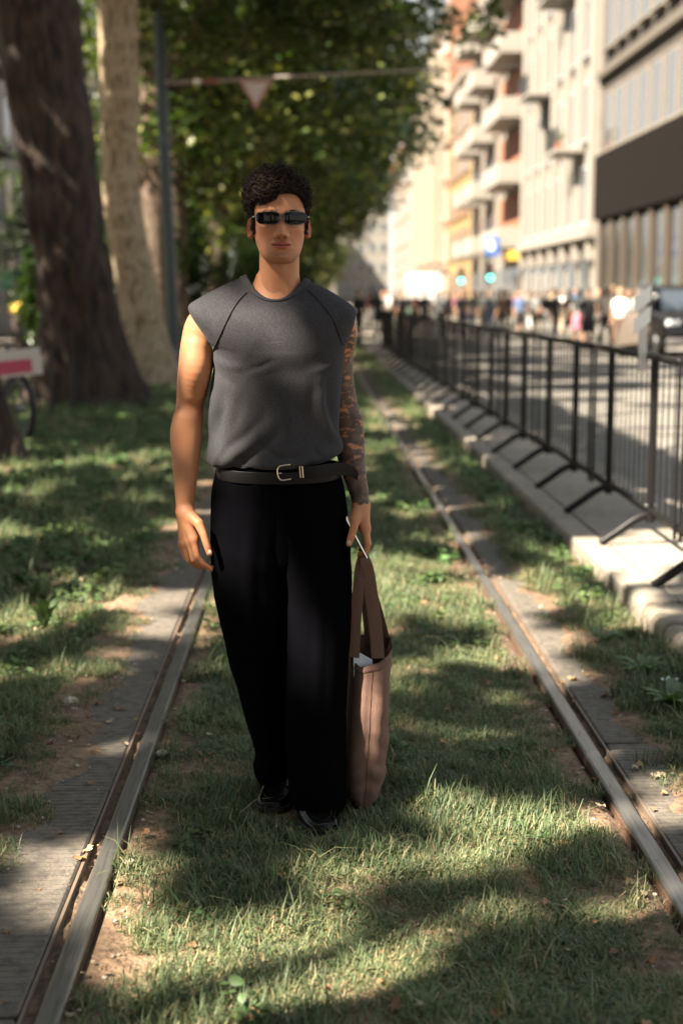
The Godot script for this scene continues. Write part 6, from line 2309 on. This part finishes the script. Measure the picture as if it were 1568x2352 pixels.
func build_houses() -> void:
	var s := -1.0
	# 1: stone-clad block with a dark shop fascia
	var stone_m := wall_mat("taupe stone", Color(0.063, 0.052, 0.041))
	var L := 22.0
	var b := house("stone_building", "taupe stone office building with dark fascia and tall shop pillars", 13.6, s, 46, 68, 25, stone_m, 12)
	add_windows(b, s, win_meshes("bronze", 1.5, 2.4, Color(0.20, 0.17, 0.14)), [9.4, 13.9, 17.6, 21.2], 9, L, 0.8)
	add_box_part(b, "fascia", Vector3(-0.16, 6.5, 0), Vector3(0.36, 2.9, L - 0.4), mat("dark fascia", Color(0.010, 0.008, 0.007), 0.8, {"spec": 0.15}))
	for y in [11.6, 15.8]:
		add_box_part(b, "string_course", Vector3(-0.14, y, 0), Vector3(0.3, 0.35, L + 0.1), mat("pale stone trim", Color(0.09, 0.076, 0.059), 0.9))
	add_box_part(b, "cornice", Vector3(-0.3, 24.8, 0), Vector3(0.9, 0.5, L + 0.3), mats["pale stone trim"])
	for i in 9:
		var z := -L * 0.5 + 1.0 + i * 2.5
		add_box_part(b, "shop_window", Vector3(-0.02, 2.6, z + 1.25), Vector3(0.1, 4.4, 1.7), mat("dark shop glass", Color(0.018, 0.015, 0.014), 0.1, {"spec": 0.6}))
		add_box_part(b, "pillar", Vector3(-0.08, 2.5, z), Vector3(0.26, 5.0, 0.5), mat("tan pillar stone", Color(0.053, 0.04, 0.028), 0.9))
	# 2: white building with tall windows and pilasters
	var white_m := wall_mat("white stucco", Color(0.212, 0.19, 0.161))
	L = 23.0
	b = house("white_building", "tall white stucco building with pilasters and a planted balcony", 13.5, s, 68.05, 91, 30, white_m, 12)
	add_windows(b, s, win_meshes("grey blue", 1.9, 2.6, Color(0.34, 0.36, 0.38)), [6.4, 10.4, 14.4, 18.4, 22.4, 26.2], 6, L, 0.8)
	for i in 7:
		add_box_part(b, "pilaster", Vector3(-0.16, 16, -L * 0.5 + 0.6 + i * 3.62), Vector3(0.34, 25.5, 0.7), mat("white trim", Color(0.237, 0.213, 0.183), 0.85))
	for y in [4.5, 20.6, 29.6]:
		add_box_part(b, "string_course", Vector3(-0.25, y, 0), Vector3(0.55, 0.45, L - 0.1), mats["white trim"])
	for i in 6:
		add_box_part(b, "shop_window", Vector3(-0.02, 2.2, -L * 0.5 + 2.3 + i * 3.62), Vector3(0.1, 3.3, 2.4), mats["dark shop glass"])
	for q in [[8.6, 6.6], [12.6, -3.0], [16.6, 3.0]]:
		var bal := add_box_part(b, "balcony", Vector3(-0.75, q[0], q[1]), Vector3(1.5, 0.2, 3.4), mats["white trim"])
		var rl := MB.new()
		for k in 16:
			rl.box(Vector3(-1.45, q[0] + 0.6, q[1] - 1.6 + k * 0.213), Vector3(0.03, 1.0, 0.03))
		rl.box(Vector3(-1.45, q[0] + 1.12, q[1]), Vector3(0.06, 0.05, 3.4))
		put("railing", rl.mesh(mat("dark railing", Color(0.03, 0.03, 0.03), 0.5)), bal)
	var rr := RandomNumberGenerator.new()
	rr.seed = 4
	var pl := thing("balcony_plants", "green and red potted plants standing on the white building's balcony", "plants", Vector3(12.3, 8.7, -72.9))
	for i in 3:
		var pot := MB.new()
		pot.tube([Vector3(0, 0, i * 0.8 - 0.8), Vector3(0, 0.35, i * 0.8 - 0.8)], [0.16, 0.22], 12)
		put("pot", pot.mesh(mat("terracotta pot", Color(0.35, 0.13, 0.07), 0.9)), pl)
		var xfs := []
		var tn := []
		for k in 8:
			xfs.append(Transform3D(Basis(Vector3.UP, rr.randf() * TAU).scaled(Vector3(0.6, 0.6, 0.6)), Vector3(rr.randfn() * 0.15, 0.65 + rr.randfn() * 0.18, i * 0.8 - 0.8 + rr.randfn() * 0.2)))
			tn.append(grey(rr.randf_range(0.9, 1.5)))
		scatter("foliage", clumps[0], xfs, tn, "", "", pl)
	# 3: apartment block with white balconies and orange recesses
	L = 30.0
	b = house("balcony_building", "apartment building with deep white balconies and orange recessed walls", 13.5, s, 91.05, 121, 25, wall_mat("cream stucco", Color(0.19, 0.161, 0.13)), 12)
	var orange := wall_mat("orange render", Color(0.286, 0.112, 0.058))
	for y in [4.8, 8.8, 12.8, 16.7, 20.6]:
		add_box_part(b, "recess_wall", Vector3(-0.05, y + 1.9, L * 0.5 - 6.0), Vector3(0.14, 2.9, 11.0), orange)
		for q in [[L * 0.5 - 4.4, 8.6], [L * 0.5 - 17.5, 5.5], [L * 0.5 - 26.0, 5.0]]:
			var bal := add_box_part(b, "balcony", Vector3(-0.85, y - 0.1, q[0]), Vector3(1.7, 0.25, q[1]), mats["white trim"])
			add_box_part(bal, "parapet", Vector3(-1.64, y + 0.52, q[0]), Vector3(0.12, 1.0, q[1]), mat("white parapet", Color(0.254, 0.234, 0.202), 0.8))
			for e in [-1.0, 1.0]:
				add_box_part(bal, "parapet_end", Vector3(-0.82, y + 0.52, q[0] + e * (q[1] * 0.5 - 0.06)), Vector3(1.5, 1.0, 0.118), mats["white parapet"])
	add_windows(b, s, win_meshes("brown wood", 1.5, 2.2, Color(0.16, 0.09, 0.06)), [6.3, 10.3, 14.3, 18.2, 22.1], 7, L, 1.0)
	for i in 8:
		add_box_part(b, "shop_window", Vector3(-0.02, 1.9, -L * 0.5 + 2.2 + i * 3.65), Vector3(0.1, 3.0, 2.6), mats["dark shop glass"])
	var sg := thing("shop_sign", "long yellow shop sign over the ground floor of the balcony building", "sign", Vector3(12.9, 4.1, -92.6))
	add_box_part(sg, "board", Vector3(0, 0, 0), Vector3(0.7, 0.55, 3.0), mat("yellow sign", Color(0.72, 0.45, 0.06), 0.5))
	add_box_part(sg, "bracket", Vector3(0.4, 0, 0), Vector3(0.4, 0.12, 0.2), mats["grey post"])
	# 4: ochre house, brick tower house, cream terraces
	L = 20.0
	b = house("ochre_building", "ochre yellow house with brown shutters beyond the balconies", 13.5, s, 121.05, 141, 20, wall_mat("ochre stucco", Color(0.252, 0.166, 0.061)), 12)
	add_windows(b, s, win_meshes("brown wood", 1.8, 2.3, Color(0.16, 0.09, 0.06)), [2.4, 6.2, 9.8, 13.4, 17.0], 5, L, 0.8)
	add_box_part(b, "cornice", Vector3(-0.4, 19.8, 0), Vector3(1.0, 0.4, L - 0.1), mats["white trim"])
	L = 36.0
	b = house("brick_building", "tall salmon brick building with pale bands above the crown of the trees", 13.5, s, 141.05, 177, 30, wall_mat("salmon brick", Color(0.237, 0.111, 0.068)), 14)
	add_windows(b, s, win_meshes("cream", 2.0, 2.4, Color(0.62, 0.55, 0.45)), [2.4, 6.4, 10.4, 14.4, 18.4, 22.4, 26.4], 8, L, 0.8)
	for y in [4.4, 16.4, 28.6]:
		add_box_part(b, "band", Vector3(-0.2, y, 0), Vector3(0.45, 0.5, L - 0.1), mat("cream trim", Color(0.262, 0.218, 0.164), 0.85))
	for k in 4:
		add_box_part(b, "bay", Vector3(-0.7, 15.0, -13.0 + k * 8.6), Vector3(1.4, 20.0, 3.0), mats["cream trim"])
	L = 60.0
	b = house("cream_terrace", "long cream terrace of houses far down the street", 13.5, s, 177.05, 237, 21, wall_mat("pale cream", Color(0.195, 0.165, 0.13)), 14)
	add_windows(b, s, win_meshes("grey wood", 2.2, 2.4, Color(0.36, 0.33, 0.29)), [2.4, 6.4, 10.2, 14.0, 17.8], 12, L, 1.0)
	add_box_part(b, "roof", Vector3(5.0, 21.8, 0), Vector3(11.0, 1.7, L - 1.0), mat("terracotta roof", Color(0.306, 0.116, 0.058), 0.9))
	# 5: white house closing the street, with a red roof, and a lower one beside it
	b = thing("end_house", "white house closing the far end of the street", "building", Vector3(9.5, 0, -300))
	add_box_part(b, "wall", Vector3(0, 11.5, -6), Vector3(14.0, 23.0, 12.0), white_m)
	var wm := win_meshes("pale", 1.3, 2.3, Color(0.5, 0.5, 0.48))
	for y in [3.0, 7.4, 11.6, 15.8, 19.8]:
		for i in 6:
			var w := put("window", wm[0], b, Vector3(-5.8 + i * 2.3, y, 0.06))
			w.rotation.y = PI / 2
			put("pane", wm[1], w)
	add_box_part(b, "roof", Vector3(0, 23.9, -6), Vector3(14.8, 1.8, 12.8), mats["terracotta roof"])
	b = thing("low_house", "lower pale house with an orange tiled roof at the street's end", "building", Vector3(-1.0, 0, -285))
	add_box_part(b, "wall", Vector3(0, 7.4, -6), Vector3(12.0, 14.8, 12.0), mats["cream stucco"])
	for y in [3.0, 7.0, 11.0]:
		for i in 4:
			var w := put("window", wm[0], b, Vector3(-4.4 + i * 2.9, y, 0.06))
			w.rotation.y = PI / 2
			put("pane", wm[1], w)
	add_box_part(b, "roof", Vector3(0, 16.6, -6), Vector3(12.8, 3.6, 12.8), mats["terracotta roof"], 0.8)
	# left side of the avenue
	L = 34.0
	b = house("pale_house", "pale stucco house behind the dark trunk on the far side of the avenue", -15.5, 1.0, 48, 82, 22, wall_mat("pale lilac stucco", Color(0.34, 0.313, 0.286)), 10)
	add_windows(b, 1.0, win_meshes("dark wood", 1.2, 2.2, Color(0.12, 0.11, 0.10)), [2.6, 6.6, 10.4, 14.2, 18.0], 8, L, 1.0)
	for y in [4.5, 8.4, 12.2]:
		add_box_part(b, "balcony", Vector3(0.6, y, -4.0), Vector3(1.2, 0.25, 8.0), mats["white trim"])
	add_box_part(b, "cornice", Vector3(0.3, 21.8, 0), Vector3(0.9, 0.4, L), mats["white trim"])
	b = house("grey_house", "grey rendered house further along the far side of the avenue", -15.5, 1.0, 82.05, 130, 19, wall_mat("grey stucco", Color(0.272, 0.252, 0.231)), 10)
	add_windows(b, 1.0, win_meshes("dark wood", 1.2, 2.2, Color(0.12, 0.11, 0.10)), [2.6, 6.6, 10.4, 14.2], 10, 48.0, 1.0)
	# flower stall behind the bicycle
	var fs := at(66, 705, 40.0)
	var st := thing("flower_tub", "tub of pink and yellow flowers beyond the parked bicycle", "flowers", Vector3(fs.x, 0, fs.z))
	var tb := MB.new()
	tb.tube([Vector3(0, 0, 0), Vector3(0, 0.9, 0), Vector3(0, 0.95, 0)], [0.42, 0.5, 0.46], 18)
	put("tub", tb.mesh(mat("dark tub", Color(0.05, 0.035, 0.03), 0.8)), st)
	for q in [["pink", Color(0.6, 0.12, 0.17), 0.1], ["yellow", Color(0.7, 0.5, 0.08), -0.1]]:
		var fl := MB.new()
		for i in 60:
			var c := Vector3(rr.randfn() * 0.2 + q[2] * 2.0, 1.1 + rr.randf() * 0.25 - absf(q[2]) * 0.3, rr.randfn() * 0.2)
			fl.box(c, Vector3(0.09, 0.05, 0.09), 0.02, Basis(Vector3(rr.randfn(), rr.randfn(), rr.randfn()).normalized(), rr.randf() * 3.0))
		put(q[0] + "_blossom", fl.mesh(mat(q[0] + " petals", q[1], 0.7)), st).set_meta("kind", "stuff")
	var aw := thing("green_sign", "small turquoise shop sign on a pale post beyond the bicycle", "sign", Vector3(at(36, 660, 44.0).x, 0, -44.0))
	var ap := MB.new()
	ap.tube([Vector3(0, 0, 0), Vector3(0, 2.0, 0)], [0.09], 10)
	put("post", ap.mesh(mat("pale post", Color(0.45, 0.42, 0.36), 0.7)), aw)
	add_box_part(aw, "panel", Vector3(-0.1, 2.0, 0), Vector3(0.7, 0.55, 0.06), mat("turquoise panel", Color(0.10, 0.34, 0.27), 0.5), 0.01)


# ======================================================================
func _ready() -> void:
	rng.seed = 1
	noise.seed = 3
	noise.frequency = 0.1
	noise.fractal_octaves = 3
	noise_b.seed = 8
	noise_b.frequency = 0.1
	noise_b.fractal_octaves = 2
	# camera: 50 mm lens, wide open, focused on the man
	var cam := Camera3D.new()
	cam.name = "camera"
	cam.position = Vector3(0, EYE, 0)
	cam.rotation = Vector3(-pitch, -yaw, 0)
	cam.fov = rad_to_deg(2.0 * atan(1176.0 / FOCAL))
	cam.near = 0.05
	cam.far = 2000.0
	var phys := CameraAttributesPhysical.new()
	phys.frustum_focal_length = 50.0
	phys.frustum_focus_distance = 4.02
	phys.exposure_aperture = 2.0
	cam.attributes = phys
	cam.fov = rad_to_deg(2.0 * atan(1176.0 / FOCAL))
	add_child(cam)
	# sky and exposure
	var env := Environment.new()
	env.background_mode = Environment.BG_SKY
	var sky := Sky.new()
	var sm := ProceduralSkyMaterial.new()
	sm.sky_top_color = Color(0.62, 0.66, 0.70)
	sm.sky_horizon_color = Color(0.86, 0.85, 0.81)
	sm.sky_curve = 0.18
	sm.ground_horizon_color = Color(0.55, 0.52, 0.47)
	sm.ground_bottom_color = Color(0.25, 0.22, 0.18)
	sm.sky_energy_multiplier = 0.64
	sky.sky_material = sm
	env.sky = sky
	env.tonemap_mode = Environment.TONE_MAPPER_LINEAR
	env.tonemap_exposure = 5.8
	env.sdfgi_enabled = true
	env.ssao_enabled = true
	env.ssil_enabled = true
	var we := WorldEnvironment.new()
	we.name = "world"
	we.environment = env
	add_child(we)
	var sun := DirectionalLight3D.new()
	sun.name = "sun"
	sun.light_energy = 1.6
	sun.light_color = Color(1.0, 0.95, 0.87)
	sun.light_angular_distance = 0.53
	sun.shadow_enabled = true
	add_child(sun)
	sun.look_at_from_position(Vector3.ZERO, -to_sun, Vector3.UP)
	mat("grey post", Color(0.30, 0.30, 0.28), 0.5)
	mat("tyre rubber", Color(0.014, 0.013, 0.013), 0.8)
	mat("wheel rim", Color(0.2, 0.2, 0.2), 0.35, {"metal": 0.8})
	# the place
	build_ground()
	build_track()
	build_trees()
	build_houses()
	# the things
	build_barriers()
	build_street_things()
	build_suv()
	build_truck()
	build_scooter()
	build_people()
	build_bicycle()
	build_man()
	# small growth and litter
	build_grass()
	stone("pale round stone lying on the lawn edge left of the track plate", ground_at(163, 1617) + Vector3(0, 0.012, 0), 0.028, Color(0.52, 0.46, 0.38), 1)
	stone("small grey stone against the rail beside the grass", ground_at(372, 1735) + Vector3(0, 0.008, 0), 0.020, Color(0.45, 0.40, 0.33), 2)
	stone("pale chip of stone in the dry patch left of the rail", ground_at(300, 1985) + Vector3(0, 0.006, 0), 0.016, Color(0.42, 0.40, 0.34), 3)
	herb("upright broad-leaved weed in the sunny patch of the tree lawn", ground_at(105, 1455), 9, 0.12, 0.20, 61)
	herb("low rosette weed with wide leaves near the kerb blocks", ground_at(1390, 1480), 10, 0.11, 0.07, 62)
	herb("leafy weed bush beside the track plate on the barrier side", ground_at(1545, 1640), 14, 0.13, 0.12, 63)
	herb("round-leaved weed in the bright grass by the barrier-side rail", ground_at(1245, 1935), 6, 0.055, 0.03, 64)
	herb("leafy weed by the kerb foot behind the litter", ground_at(1480, 1560), 12, 0.12, 0.10, 65)
	var lit := thing("litter", "small crumpled white and turquoise wrapper lying in the weeds by the kerb", "litter", ground_at(1535, 1585) + Vector3(0, 0.04, 0), 0.5)
	var lm := MB.new()
	for i in 6:
		for k in 6:
			lm.p(Vector3((k - 2.5) * 0.013, 0.012 * noise_b.get_noise_2d(k * 60, i * 60) + 0.006 * sin(k * 2.0 + i), (i - 2.5) * 0.009))
	lm.grid(0, 6, 6)
	put("wrapper", lm.mesh(mat("white wrapper", Color(0.70, 0.74, 0.74), 0.4)), lit)
	var lf := MB.new()
	lf.box(Vector3(0.012, -0.004, 0.016), Vector3(0.03, 0.006, 0.012), 0.001)
	put("print", lf.mesh(mats["turquoise panel"]), lit)
